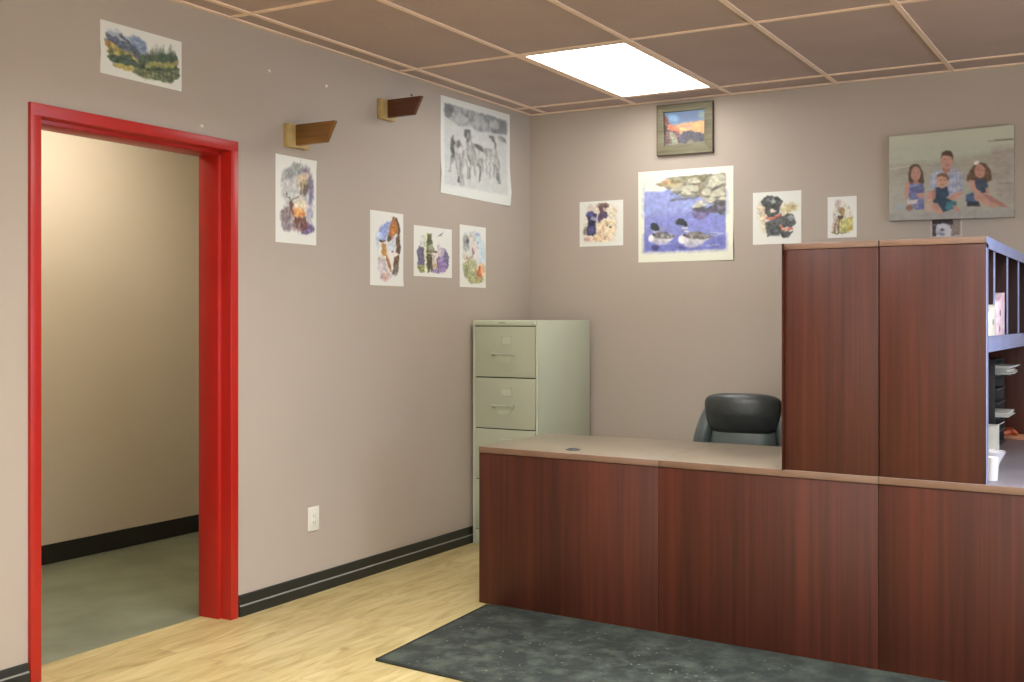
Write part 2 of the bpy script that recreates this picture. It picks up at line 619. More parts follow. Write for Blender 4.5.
def troffer(i, j, label, hall=False, in_view=False):
    if hall:
        x0, x1, y0, y1 = hall
    else:
        x0, x1, y0, y1 = GX[i] + 0.0115, GX[i + 1] - 0.0115, GY[j + 1] + 0.0115, GY[j] - 0.0115
    t = thing('ceiling_light', label, 'ceiling light', ((x0 + x1) / 2, (y0 + y1) / 2, CEIL - 0.002))
    z = CEIL - 0.002
    fr = bm_new()
    w = 0.024 if in_view else 0.012
    for a in ((x0, x1, y0, y0 + w), (x0, x1, y1 - w, y1), (x0, x0 + w, y0 + w, y1 - w), (x1 - w, x1, y0 + w, y1 - w)):
        box(fr, *a, z, z + 0.03)
    dz = 0.0 if (hall or in_view) else 0.17     # unseen fixtures set deep to darken the upper walls; visible lens flush
    if dz:
        for a in ((x0, x1, y0, y0 + w), (x0, x1, y1 - w, y1), (x0, x0 + w, y0 + w, y1 - w), (x1 - w, x1, y0 + w, y1 - w)):
            box(fr, *a, z + 0.03, z + 0.03 + dz)
    box(fr, x0, x1, y0, y1, z + 0.03 + dz, z + 0.09 + dz)
    obj('housing', fr, HOUS if dz else TBAR, t, False)
    obj('diffuser', box(bm_new(), x0 + w, x1 - w, y0 + w, y1 - w, z + 0.002 + dz, z + 0.012 + dz), HALLM if hall else (SOFTM if in_view else LAMPM), t, False)
    return t


troffer(1, 0, 'lit white rectangular ceiling panel light in the corner above the sunset picture', in_view=True)
OTHER = {(2, 2): 'added ceiling panel light over the rubber mat, unseen fill for the back-left walls',  # added out of view as fill for the back-left walls
         (5, 2): 'ceiling panel light over the middle of the floor in front of the desks',
         (5, 4): 'ceiling panel light above the camera side of the room, middle column',
         (8, 2): 'ceiling panel light near the right wall, beside the side window',
         (8, 4): 'ceiling panel light near the right wall, halfway to the shopfront',
         (5, 6): 'ceiling panel light nearest the shopfront window, middle column',
         (1, 6): 'ceiling panel light in the left front corner by the shopfront'}
for (i, j), lb in OTHER.items():
    troffer(i, j, lb)
troffer(0, 0, 'small warm ceiling panel light in the hallway beyond the red doorway', (-1.20, -0.60, -3.2, -2.0))

# baseboards of the office: black vinyl with a thin grey line
def baseboard(nm, y0, y1, h=0.095):
    o = struct(nm, extr(bm_new(), [(0, 0), (0.014, 0), (0.014, 0.043), (0.0105, 0.047), (0.0105, 0.051), (0.008, h - 0.003), (0.004, h), (0, h)], 'y', y0, y1), BLACKV)
    obj('grey_line', box(bm_new(), 0.0105, 0.0136, y0, y1, 0.0455, 0.0515), GREYLINE, o, False)
    return o


baseboard('baseboard_left', -2.642, 0)
baseboard('baseboard_left', RY, -3.705, 0.080)
struct('baseboard_back', box(bm_new(), 0.014, RX, -0.012, 0, 0, 0.105, 0.003), BLACKV)

# red hollow-metal door frame: casing face, rabbet and stop
door = bpy.data.objects.new('door_1', None)
COL.objects.link(door)
door['kind'] = 'structure'
door.location = (0, (D0Y + D1Y) / 2, 0)
FW = 0.056


def jamb(y_in, sgn):
    """profile in x,y: y_in = clear edge, sgn = +1 when the wall lies towards +y"""
    p = [(0.014, y_in), (0.014, y_in + sgn * FW * 0.80), (0.0, y_in + sgn * FW * 0.82), (-0.158, y_in + sgn * FW * 0.6),
         (-0.165, y_in + sgn * FW * 0.6), (-0.165, y_in - sgn * 0.016), (-0.046, y_in - sgn * 0.016), (-0.046, y_in)]
    bb = bm_new()
    extr(bb, p, 'z', 0.0, DTOPZ + FW * 0.8, 0.0015)
    return bb


obj('frame_jamb', jamb(D1Y, 1), RED, door)
obj('frame_jamb', jamb(D0Y, -1), RED, door)
b = bm_new()
p = [(0.0145, DTOPZ), (0.0145, DTOPZ + FW * 0.80), (0.0, DTOPZ + FW * 0.82), (-0.158, DTOPZ + FW * 0.6),
     (-0.1655, DTOPZ + FW * 0.6), (-0.1655, DTOPZ - 0.016), (-0.046, DTOPZ - 0.016), (-0.046, DTOPZ)]
extr(b, p, 'y', D0Y - FW * 0.80, D1Y + FW * 0.80, 0.0015)
obj('frame_head', b, RED, door)

# ------------------------------------------------------------------ rubber mat
b = prism(bm_new(), [(0.912, -2.851), (3.62, -3.10), (3.62, -2.080), (0.905, -1.911), (0.848, -1.935)], 0.0, 0.009, 0.003)
o = tag(obj('floor_mat', b, RUBBER), 'dusty dark grey rubber mat lying on the floor in front of the mahogany desks', 'floor mat')
bb = bm_new()
for (x0, y0), (x1, y1) in (((0.912, -2.851), (3.62, -3.10)), ((0.912, -2.851), (0.848, -1.935))):
    d = Vector((x1 - x0, y1 - y0, 0)).normalized() * 0.010
    nrm = Vector((-d.y, d.x, 0)) if x1 > 2 else Vector((d.y, -d.x, 0))
    a = Vector((x0, y0, 0)) + nrm * 0.4
    c = Vector((x1, y1, 0)) + nrm * 0.4
    prism(bb, [(a.x, a.y), (c.x, c.y), (c.x + nrm.x, c.y + nrm.y), (a.x + nrm.x, a.y + nrm.y)], 0.009, 0.0105)
bmesh.ops.recalc_face_normals(bb, faces=bb.faces)
obj('border', bb, RUBBERE, o)

# ------------------------------------------------------------------ desks


def fy(x, off=0.0):
    """line of the desk fronts"""
    return -1.900 - 0.0615 * (x - 0.79) + off


REAR = -1.195


def desk(x0, x1, off, label, rear=REAR, grommets=(), pale=False):
    t = thing('office_desk', label, 'desk', ((x0 + x1) / 2, (fy(x0) + rear) / 2, 0), None)
    g = 0.0006
    xa, xb = x0 + g, x1 - g
    e = 0.004
    prism_top = prism(bm_new(), [(xa, fy(xa, off) + e), (xb, fy(xb, off) + e), (xb, rear - e), (xa, rear - e)], 0.699, 0.7262, 0.0012)
    top = obj('desktop', prism_top, SHEENTOP if pale else DTOP, t)  # right desk top carries the window sheen in its colour
    # edge banding all around the top
    for q in ([(xa, fy(xa, off)), (xb, fy(xb, off)), (xb, fy(xb, off) + e - 0.0001), (xa, fy(xa, off) + e - 0.0001)],
              [(xb, rear), (xa, rear), (xa, rear - e + 0.0001), (xb, rear - e + 0.0001)]):
        obj('edge_band', prism(bm_new(), q, 0.699, 0.7255, 0.001), BAND, top)
    f = 0.004
    fp = prism(bm_new(), [(xa, fy(xa, off + f)), (xb, fy(xb, off + f)), (xb, fy(xb, off + f + 0.019)), (xa, fy(xa, off + f + 0.019))], 0.004, 0.697, 0.001)
    obj('front_panel', fp, MAHO, t)
    for s in (xa, xb - 0.025):
        yy = fy(s, off + f + 0.0195)
        sb = box(bm_new(), s, s + 0.025, yy, rear - 0.02, 0.004, 0.697, 0.001)
        obj('side_panel', sb, MAHO, t)
    for gx, gy in grommets:
        gb = lathe(bm_new(), [(0.034, 0.7262), (0.034, 0.7295), (0.030, 0.7315), (0.022, 0.7315), (0.021, 0.7285)], gx, gy, 28)
        obj('cable_grommet', gb, plain('dark_grommet', (84, 84, 84), (60, 60, 60), rough=0.3, scale=20), t)
    return t


desk(0.790, 1.708, 0.0, 'mahogany reception desk unit at the left end, beside the filing cabinet, with cable grommet', grommets=[(1.23, -1.80)])
desk(1.708, 2.614, 0.0, 'middle mahogany desk unit in front of the black leather chair, carrying the left hutch')
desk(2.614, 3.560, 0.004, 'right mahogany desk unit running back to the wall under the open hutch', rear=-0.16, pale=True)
# the return behind the middle desk, carrying the rear of the left hutch
t = thing('desk_return', 'mahogany desk return between the leather chair and the right desk, against the middle desk', 'desk', (2.33, -0.68, 0))
obj('desktop', box(bm_new(), 2.06, 2.612, -1.192, -0.16, 0.699, 0.7262, 0.002), DTOP, t)
obj('side_panel', box(bm_new(), 2.065, 2.609, -0.185, -0.165, 0.004, 0.697, 0.001), MAHO, t)
obj('back_panel', box(bm_new(), 2.590, 2.609, -1.185, -0.187, 0.004, 0.697, 0.001), MAHO, t)

# ------------------------------------------------------------------ hutches


def hutch(x0, x1, open_right, label, far=-0.158, off=0.0):
    """tall desk hutch; panels across at both ends, cubbies and shelf open to one side"""
    z0, zt, th = 0.7265, 1.610, 0.020
    t = thing('desk_hutch', label, 'hutch', ((x0 + x1) / 2, (fy(x0) + far) / 2, z0))
    g = 0.0015
    xa, xb = x0 + g, x1 - g
    f = 0.006 + off
    # end panel facing the room
    ep = prism(bm_new(), [(xa, fy(xa, f)), (xb, fy(xb, f)), (xb, fy(xb, f + th)), (xa, fy(xa, f + th))], z0, zt - 0.024, 0.001)
    e1 = obj('end_panel', ep, MAHO, t)
    ep = box(bm_new(), xa, xb, far - th, far, z0, zt - 0.024, 0.001)
    obj('end_panel', ep, MAHO, t)
    tp = prism(bm_new(), [(xa, fy(xa, f - 0.004) + 0.004), (xb, fy(xb, f - 0.004) + 0.004), (xb, far), (xa, far)], zt - 0.0235, zt, 0.001)
    top = obj('top_panel', tp, MAHO, t)
    fb = prism(bm_new(), [(xa, fy(xa, f - 0.004)), (xb, fy(xb, f - 0.004)), (xb, fy(xb, f - 0.004) + 0.0038), (xa, fy(xa, f - 0.004) + 0.0038)], zt - 0.0235, zt - 0.0005, 0.001)
    obj('edge_band', fb, BAND, top)
    if open_right:
        back = (xa, xa + 0.012)
        o0, o1 = xa + 0.0125, xb - 0.004
        eb0, eb1 = xb - 0.0035, xb + 0.0015
    else:
        back = (xb - 0.012, xb)
        o0, o1 = xa + 0.004, xb - 0.0125
        eb0, eb1 = xa - 0.0015, xa + 0.0035
    yb = fy(xa, f + th) + 0.001
    obj('back_panel', box(bm_new(), back[0], back[1], yb, far - th - 0.001, z0, zt - 0.024), DARKMAHO, t, False)
    zs = 1.225
    PB = SHEENBAND if open_right else MAHO
    sh = obj('shelf', box(bm_new(), o0, o1, yb, far - th - 0.001, zs, zs + 0.028, 0.001), DARKMAHO, t)
    obj('edge_band', box(bm_new(), eb0, eb1, yb, far - th - 0.001, zs - 0.030, zs + 0.0285, 0.001), PB, sh)
    # edge bands of the end panel and the top on the open side
    obj('edge_band', box(bm_new(), eb1 - 0.001, eb1 + 0.0015, fy(xb, f) + 0.0002, yb - 0.001, z0, zt - 0.024, 0.0005), PB, e1)
    obj('edge_band', box(bm_new(), eb1 - 0.001, eb1 + 0.0015, fy(xb, f) + 0.0002, far, zt - 0.042, zt, 0.0005), PB, top)
    y = -1.79
    while y < far - 0.2:
        dv = obj('divider', box(bm_new(), o0, o1, y - 0.008, y + 0.008, zs + 0.029, zt - 0.0245), DARKMAHO, t, False)
        obj('edge_band', box(bm_new(), eb0, eb1, y - 0.011, y + 0.011, zs + 0.030, zt - 0.043, 0.001), PB, dv)
        y += 0.404
    return t


hutch(2.243, 2.6155, False, 'left mahogany desk hutch with a plain end panel, above the middle desk')
hutch(2.6155, 2.991, True, 'right mahogany desk hutch with cubbyholes open to the right, window sheen coloured onto their edges', off=0.003)

# ------------------------------------------------------------------ filing cabinet
cx0, cx1, cy0, cy1, ct = 0.022, 0.460, -0.730, -0.060, 1.312
t = thing('filing_cabinet', 'putty coloured four-drawer steel filing cabinet standing in the corner', 'filing cabinet', ((cx0 + cx1) / 2, (cy0 + cy1) / 2, 0))
b = bm_new()
box(b, cx0, cx1, cy0 + 0.022, cy1, 0.0, ct, 0.004)
obj('body', b, PUTTY, t)
b = bm_new()
box(b, cx0, cx0 + 0.016, cy0 + 0.004, cy0 + 0.0215, 0.0, ct - 0.001, 0.002)
box(b, cx1 - 0.016, cx1, cy0 + 0.004, cy0 + 0.0215, 0.0, ct - 0.001, 0.002)
box(b, cx0 + 0.0165, cx1 - 0.0165, cy0 + 0.002, cy0 + 0.0215, 1.280, ct - 0.001, 0.003)
box(b, cx0 + 0.0165, cx1 - 0.0165, cy0 + 0.006, cy0 + 0.0215, 0.0, 0.085, 0.003)
obj('front_frame', b, PUTTY, t)
obj('drawer_gap', box(bm_new(), cx0 + 0.0165, cx1 - 0.0165, cy0 + 0.016, cy0 + 0.0215, 0.086, 1.279), DARKGAP, t, False)
seams = [1.277, 0.979, 0.681, 0.383, 0.088]
for a, c in zip(seams, seams[1:]):
    z1, z0 = a - 0.003, c + 0.003
    dr = obj('drawer', box(bm_new(), cx0 + 0.019, cx1 - 0.019, cy0, cy0 + 0.0155, z0, z1, 0.003, 3), PUTTY_DIM, t)
    mx = (cx0 + cx1) / 2 + 0.010
    # label holder
    b = bm_new()
    lz = z1 - 0.078
    for q in ((mx - 0.038, mx + 0.038, lz + 0.020, lz + 0.025), (mx - 0.038, mx + 0.038, lz - 0.025, lz - 0.020), (mx - 0.038, mx - 0.033, lz - 0.0198, lz + 0.0198), (mx + 0.033, mx + 0.038, lz - 0.0198, lz + 0.0198)):
        box(b, q[0], q[1], cy0 - 0.004, cy0 + 0.0005, q[2], q[3], 0.001)
    lh = obj('label_holder', b, CHROME, dr)
    obj('label_card', box(bm_new(), mx - 0.0325, mx + 0.0325, cy0 - 0.0012, cy0 + 0.0003, lz - 0.0195, lz + 0.0195), PUTTY, lh, False)
    # bail handle: two posts, a bar and a flared finger plate
    hz = z1 - 0.160
    b = bm_new()
    mh = mx - 0.02
    box(b, mh - 0.070, mh - 0.058, cy0 - 0.022, cy0 + 0.0005, hz - 0.012, hz + 0.008, 0.003)
    box(b, mh + 0.062, mh + 0.076, cy0 - 0.022, cy0 + 0.0005, hz - 0.014, hz + 0.008, 0.003)
    tube(b, [(mh - 0.064, cy0 - 0.022, hz), (mh - 0.03, cy0 - 0.025, hz + 0.002), (mh + 0.03, cy0 - 0.025, hz + 0.002), (mh + 0.069, cy0 - 0.022, hz)], 0.0055, 10)
    hd = obj('handle', b, CHROME, dr)
    b = bm_new()
    prof = [(-0.052, 0.002), (0.068, 0.002), (0.058, -0.030), (0.040, -0.052), (-0.030, -0.052), (-0.046, -0.030)]
    extr(b, [(mh + x, hz + z) for x, z in prof], 'y', cy0 - 0.003, cy0 + 0.0005, 0.0012)
    obj('finger_plate', b, PUTTY, hd)
b = lathe(bm_new(), [(0.009, 0), (0.009, 0.004), (0.006, 0.006)], n=20)
bmesh.ops.rotate(b, verts=b.verts, matrix=Matrix.Rotation(math.radians(90), 3, 'X'))
bmesh.ops.translate(b, verts=b.verts, vec=(cx1 - 0.026, cy0 + 0.0025, 1.295))
obj('lock', b, CHROME, t)
b = box(bm_new(), 0.20, 0.245, cy0 + 0.0005, cy0 + 0.0025, 1.293, 1.300, 0.0008)
obj('badge', b, plain('badge_grey', (150, 148, 128), rough=0.3, scale=8), t)

# ------------------------------------------------------------------ leather chair
CX, CY = 1.638, -0.62
ch = thing('office_chair', 'black leather high-back office chair behind the middle desk', 'office chair', (CX, CY, 0))
ch.rotation_euler = (0, 0, math.radians(4))
# back leans, front is -y.  local coordinates


def head_fn(p):
    # the roll narrows downward and its ends sweep back
    k = p.z / 0.105
    q = Vector((p.x * (1.0 + 0.085 * k), p.y, p.z))
    q.y += 1.1 * q.x ** 2 + 0.03 * max(0, -k)
    q.z += -0.22 * q.x ** 2
    return q


obj('headrest', pillow(bm_new(), (0, -0.085, 0.828), (0.196, 0.062, 0.106), (2.8, 4.6), 64, 30, head_fn), LEATHER, ch, local=True)


def back_fn(p):
    k = p.z / 0.26
    return Vector((p.x * (1 - 0.05 * k), p.y + 0.6 * p.x ** 2 + 0.03 * k * k, p.z))


obj('backrest', pillow(bm_new(), (0, -0.045, 0.590), (0.178, 0.055, 0.24), (2.6, 4.0), 56, 28, back_fn), LEATHER_SHEEN, ch, local=True)


def shell_fn(p):
    k = (p.z + 0.27) / 0.54
    return Vector((p.x * (1.0 - 0.25 * max(0, k) ** 2.2), p.y + 0.30 * p.x ** 2, p.z))


def bolster_fn(s):
    def fn(p):
        u = (p.z + 0.255) / 0.51
        return Vector((p.x * (1 - 0.25 * u) - s * 0.085 * u ** 2.2, p.y + 0.03 * u, p.z))
    return fn


for s in (-1, 1):
    obj('side_bolster', pillow(bm_new(), (s * 0.250, -0.025, 0.640), (0.058, 0.060, 0.255), (2.3, 2.6), 36, 26, bolster_fn(s)), LEATHER_SHEEN, ch, local=True)
obj('back_shell', pillow(bm_new(), (0, 0.062, 0.62), (0.262, 0.030, 0.27), (2.6, 3.2), 48, 22, shell_fn), LEATHER, ch, local=True)
obj('seat', pillow(bm_new(), (0, -0.27, 0.455), (0.265, 0.265, 0.060), (4.0, 2.8), 48, 24), LEATHER, ch, local=True)
for s in (-1, 1):
    b = bm_new()
    tube(b, [(s * 0.27, -0.05, 0.44), (s * 0.305, -0.06, 0.52), (s * 0.31, -0.08, 0.600), (s * 0.31, -0.30, 0.610), (s * 0.31, -0.42, 0.59), (s * 0.305, -0.43, 0.50), (s * 0.26, -0.36, 0.425)], [0.014] * 7, 12)
    ar = obj('armrest', b, BLACKP, ch, local=True)
    obj('arm_pad', pillow(bm_new(), (s * 0.31, -0.22, 0.627), (0.036, 0.15, 0.018), (3, 3), 24, 16), LEATHER, ar, local=True)
b = lathe(bm_new(), [(0.05, 0.10), (0.05, 0.16), (0.028, 0.17), (0.028, 0.30), (0.018, 0.31), (0.018, 0.385), (0.07, 0.39), (0.07, 0.402)], 0, -0.24, 24)
obj('gas_post', b, BLACKP, ch, local=True)
for k in range(5):
    a = math.radians(72 * k + 18)
    d = Vector((math.cos(a), math.sin(a), 0))
    c0 = Vector((0, -0.24, 0))
    b = bm_new()
    tube(b, [c0 + d * 0.04 + Vector((0, 0, 0.125)), c0 + d * 0.16 + Vector((0, 0, 0.115)), c0 + d * 0.30 + Vector((0, 0, 0.082))], [0.026, 0.022, 0.016], 12)
    lg = obj('base_leg', b, BLACKP, ch, local=True)
    w = lathe(bm_new(), [(0.010, -0.022), (0.028, -0.022), (0.030, -0.018), (0.030, 0.018), (0.028, 0.022), (0.010, 0.022)], n=22)
    bmesh.ops.rotate(w, verts=w.verts, matrix=Matrix.Rotation(math.radians(90), 3, 'X'))
    bmesh.ops.rotate(w, verts=w.verts, matrix=Matrix.Rotation(a + 0.6, 3, 'Z'))
    bmesh.ops.translate(w, verts=w.verts, vec=c0 + d * 0.30 + Vector((0, 0, 0.0305)))
    obj('caster', w, BLACKP, lg, local=True)

# ------------------------------------------------------------------ wooden wall brackets


def bracket(y0, z0, z1, label, armm, L=0.262, w=0.15, platem=PINEEND):
    t = thing('wall_bracket', label, 'bracket', (0, y0 + w / 2, z0))
    b = box(bm_new(), 0.0005, 0.030, y0, y0 + w, z0, z1, 0.0015)
    obj('back_plate', b, platem, t)
    b = bm_new()
    ya = y0 + 0.050
    h = z1 - z0
    extr(b, [(0.0303, z0 + 0.010), (L * 0.80, z0 + 0.012), (L, z1 - 0.001), (0.0303, z1 - 0.001)], 'y', ya, ya + 0.022, 0.0012)
    obj('arm', b, armm, t)
    for dz in (0.25, 0.75):
        s = lathe(bm_new(), [(0.004, 0), (0.004, 0.0015), (0.002, 0.0025)], n=12)
        bmesh.ops.rotate(s, verts=s.verts, matrix=Matrix.Rotation(math.radians(90), 3, 'Y'))
        bmesh.ops.translate(s, verts=s.verts, vec=(0.0302, y0 + 0.10, z0 + h * dz))
        obj('screw', s, CHROME, t)
    return t


bracket(-2.345, 2.118, 2.226, 'honey coloured wooden bracket on the wall right above the deer picture', PINE)
bracket(-1.628, 2.360, 2.464, 'dark walnut wooden bracket on the wall, higher and nearer the ceiling', WALNUT, L=0.245, w=0.125)

# ------------------------------------------------------------------ outlet and wall fixings
t = thing('wall_outlet', 'white electrical outlet low on the left wall, right of the red doorway', 'outlet', (0, -2.137, 0.30))
pl = obj('cover_plate', box(bm_new(), 0.0003, 0.006, -2.176, -2.097, 0.300, 0.416, 0.002, 3), WHITEP, t)
b = bm_new()
box(b, 0.0062, 0.009, -2.153, -2.120, 0.325, 0.391, 0.0012)
rc = obj('receptacle', b, WHITEP, t)
b = bm_new()
for zc in (0.342, 0.374):
    box(b, 0.0088, 0.0094, -2.146, -2.143, zc - 0.005, zc + 0.005)
    box(b, 0.0088, 0.0094, -2.132, -2.129, zc - 0.005, zc + 0.005)
    box(b, 0.0088, 0.0094, -2.1395, -2.1355, zc - 0.011, zc - 0.007)
obj('slots', b, SLOTD, rc, False)
for y, z, m, lb in ((-2.443, 2.450, WHITEP, 'white plastic wall plug high on the left wall, nearer the landscape picture'),
                    (-2.039, 2.455, WHITEP, 'white plastic wall plug high on the left wall, midway between the two brackets'),
                    (-1.32, 2.535, SLOTD, 'grey screw hole on the left wall above the walnut bracket'),
                    (-2.86, 2.135, WHITEP, 'white paint chip on the wall just above the red door head')):
    s = lathe(bm_new(), [(0.008, 0), (0.008, 0.002), (0.0055, 0.006), (0.002, 0.007)], n=14)
    bmesh.ops.rotate(s, verts=s.verts, matrix=Matrix.Rotation(math.radians(90), 3, 'Y'))
    bmesh.ops.translate(s, verts=s.verts, vec=(0.0003, y, z))
    tag(obj('wall_plug', s, m), lb, 'wall plug')

# ------------------------------------------------------------------ pictures: painted in drawing units and laid on a fine grid


class Art:
    """A drawing on a sheet. q: sheet corners TL, TR, BR, BL in drawing units; nx, ny: grid cells."""

    def __init__(s, q, nx, ny, seed, paper=(228, 228, 216)):
        s.nx, s.ny = nx, ny
        s.sat, s.fade, s.wob, s.rough = 0.84, 0.06, 0.55, 0.36
        s.rng = np.random.RandomState(seed)
        u, v = np.meshgrid(np.linspace(0, 1, nx + 1), np.linspace(0, 1, ny + 1))
        q = np.array(q, float)
        P = ((1 - u) * (1 - v))[..., None] * q[0] + (u * (1 - v))[..., None] * q[1] + (u * v)[..., None] * q[2] + ((1 - u) * v)[..., None] * q[3]
        s.u, s.v = u, v
        s.X, s.Y = P[..., 0], P[..., 1]
        s.X0, s.Y0 = s.X, s.Y
        s.size = float(np.hypot(*(q[2] - q[0])))
        s.C = np.zeros(u.shape + (3,)) + np.array(paper, float)

    def noise(s, cells, seed=None):
        r = s.rng if seed is None else np.random.RandomState(seed)
        g = r.rand(cells + 2, cells + 2)
        fx = s.u * cells
        fyv = s.v * cells
        ix = np.minimum(fx.astype(int), cells)
        iy = np.minimum(fyv.astype(int), cells)
        tx = fx - ix
        ty = fyv - iy
        tx = tx * tx * (3 - 2 * tx)
        ty = ty * ty * (3 - 2 * ty)
        return (g[iy, ix] * (1 - tx) * (1 - ty) + g[iy, ix + 1] * tx * (1 - ty) + g[iy + 1, ix] * (1 - tx) * ty + g[iy + 1, ix + 1] * tx * ty)

    def warp(s, amt, cells=14):
        """ragged watercolour edges for the shapes that follow"""
        s.X = s.X0 + (s.noise(cells) - 0.5) * 2 * amt
        s.Y = s.Y0 + (s.noise(cells) - 0.5) * 2 * amt

    def put(s, d, col, soft, op, tex):
        a = np.clip(0.5 - d / max(soft, 1e-3), 0, 1) * op
        c = np.array(col, float)
        if tex:
            c = c * (1 + tex * (s.noise(30)[..., None] - 0.5) * 2)
        s.C = s.C * (1 - a[..., None]) + c * a[..., None]

    def ell(s, cx, cy, rx, ry, col, rot=0, soft=6, op=1.0, tex=0.0):
        c, n = math.cos(math.radians(rot)), math.sin(math.radians(rot))
        dx, dy = s.X - cx, s.Y - cy
        x, y = dx * c + dy * n, -dx * n + dy * c
        k = np.hypot(x / rx, y / ry)
        s.put((k - 1) * min(rx, ry), col, soft, op, tex)

    def poly(s, pts, col, soft=5, op=1.0, tex=0.0):
        pts = np.array(pts, float)
        n = len(pts)
        ins = np.zeros(s.X.shape, bool)
        dm = np.full(s.X.shape, 1e9)
        for i in range(n):
            a, b2 = pts[i], pts[(i + 1) % n]
            e = b2 - a
            L2 = max(e @ e, 1e-9)
            t = np.clip(((s.X - a[0]) * e[0] + (s.Y - a[1]) * e[1]) / L2, 0, 1)
            dm = np.minimum(dm, np.hypot(s.X - a[0] - t * e[0], s.Y - a[1] - t * e[1]))
            if a[1] != b2[1]:
                cond = (a[1] > s.Y) != (b2[1] > s.Y)
                ins ^= cond & (s.X < (b2[0] - a[0]) * (s.Y - a[1]) / (b2[1] - a[1]) + a[0])
        s.put(np.where(ins, -dm, dm), col, soft, op, tex)

    def line(s, pts, w, col, soft=4, op=1.0):
        pts = np.array(pts, float)
        dm = np.full(s.X.shape, 1e9)
        for a, b2 in zip(pts, pts[1:]):
            e = b2 - a
            L2 = max(e @ e, 1e-9)
            t = np.clip(((s.X - a[0]) * e[0] + (s.Y - a[1]) * e[1]) / L2, 0, 1)
            dm = np.minimum(dm, np.hypot(s.X - a[0] - t * e[0], s.Y - a[1] - t * e[1]))
        s.put(dm - w / 2, col, soft, op, 0)

    def mottle(s, mask_pts, cols, cells, thr=0.5, op=0.8, soft=8):
        """blotches of colour inside a polygon"""
        keep = s.C.copy()
        for k, c in enumerate(cols):
            n = s.noise(cells)
            a = np.clip((n - thr) * 6, 0, 1) * op
            s.C = s.C * (1 - a[..., None]) + np.array(c, float) * a[..., None]
        new = s.C
        s.C = keep
        # blend through the polygon
        m = Art.__new__(Art)
        m.__dict__ = dict(s.__dict__)
        m.C = np.zeros(s.C.shape)
        m.poly(mask_pts, (1, 1, 1), soft)
        s.C = keep * (1 - m.C) + new * m.C

    def linear(s):
        c = np.clip(s.C, 0, 255) / 255.0
        return np.where(c <= 0.04045, c / 12.92, ((c + 0.055) / 1.055) ** 2.4)


def sheet(name, art, wall, a0, a1, z0, z1, parent=None, thick=0.0012, gap=0.0006, curl=None, shade=1.0, skew=None):
    """grid mesh carrying the drawing. wall 'x': on the left wall, a along y; wall 'y': on the back wall, a along x.
    skew: z offsets of TL, TR, BR, BL for a sheet hung slightly out of true."""
    nx, ny = art.nx, art.ny
    # ink bleeds a little into the paper and the colours are muted
    C = art.C
    for cells, amp in ((26, 2.2), (60, 1.3)):
        jj = np.arange(C.shape[1])[None, :] + (art.noise(cells) - 0.5) * 2 * amp * art.wob
        ii = np.arange(C.shape[0])[:, None] + (art.noise(cells) - 0.5) * 2 * amp * art.wob
        C = C[np.clip(np.rint(ii).astype(int), 0, C.shape[0] - 1), np.clip(np.rint(jj).astype(int), 0, C.shape[1] - 1)]
    ink = np.clip(np.abs(C - art.C[0, 0]).max(-1, keepdims=True) / 40.0, 0, 1)
    C = C * (1 + ink * art.rough * ((art.noise(18)[..., None] - 0.5) * 0.55 + (art.noise(40)[..., None] - 0.5) * 0.75))
    C = C + ink * art.rough * 26 * (np.stack([art.noise(22), art.noise(22), art.noise(22)], -1) - 0.5)
    g = C.mean(-1, keepdims=True)
    C = g + (C - g) * art.sat
    C = C * (1 - art.fade) + C[0, 0] * art.fade
    P = np.pad(C, ((1, 1), (1, 1), (0, 0)), 'edge')
    art.C = sum(P[a:a + C.shape[0], b2:b2 + C.shape[1]] for a in range(3) for b2 in range(3)) / 9.0
    cols = art.linear() * shade
    sk = skew or (0, 0, 0, 0)
    u, v = art.u, art.v
    A = a0 + (a1 - a0) * u
    Z = z1 + (z0 - z1) * v
    Z = Z + sk[0] * (1 - u) * (1 - v) + sk[1] * u * (1 - v) + sk[2] * u * v + sk[3] * (1 - u) * v
    Dp = np.full(u.shape, gap + thick)
    if curl:
        for (cu, cv, rad, h) in curl:
            Dp = Dp + h * np.clip(1 - np.hypot((u - cu), (v - cv)) / rad, 0, 1) ** 1.6
    front = np.stack([Dp, A, Z], -1).reshape(-1, 3) if wall == 'x' else np.stack([A, -Dp, Z], -1).reshape(-1, 3)
    off = np.array([thick, 0, 0]) if wall == 'x' else np.array([0, -thick, 0])
    back = front - off
    idx = np.arange((nx + 1) * (ny + 1)).reshape(ny + 1, nx + 1)
    q = np.stack([idx[:-1, :-1], idx[1:, :-1], idx[1:, 1:], idx[:-1, 1:]], -1).reshape(-1, 4)
    M = (nx + 1) * (ny + 1)
    faces = q.tolist() + (q[:, ::-1] + M).tolist()
    rim = idx[0, :].tolist() + idx[1:, -1].tolist() + idx[-1, -2::-1].tolist() + idx[-2:0:-1, 0].tolist()
    for i in range(len(rim)):
        p, r = rim[i], rim[(i + 1) % len(rim)]
        faces.append([p, r, r + M, p + M])
    V = np.concatenate([front, back])
    base = parent and world_loc(parent)
    if parent is None:
        org = V.mean(0)
        org[2] = V[:, 2].min()
    else:
        org = np.array(base)
    me = bpy.data.meshes.new(name)
    me.from_pydata((V - org).tolist(), [], faces)
    ca = me.color_attributes.new('print', 'FLOAT_COLOR', 'POINT')
    cc = np.ones((2 * M, 4), np.float32)
    cc[:M, :3] = cols.reshape(-1, 3)
    cc[M:, :3] = cols.reshape(-1, 3)
    ca.data.foreach_set('color', cc.ravel())
    me.materials.append(ARTM)
    smooth(me, 30)
    o = bpy.data.objects.new(name, me)
    COL.objects.link(o)
    if parent is None:
        o.location = Vector(org)
    else:
        o.parent = parent
    return o


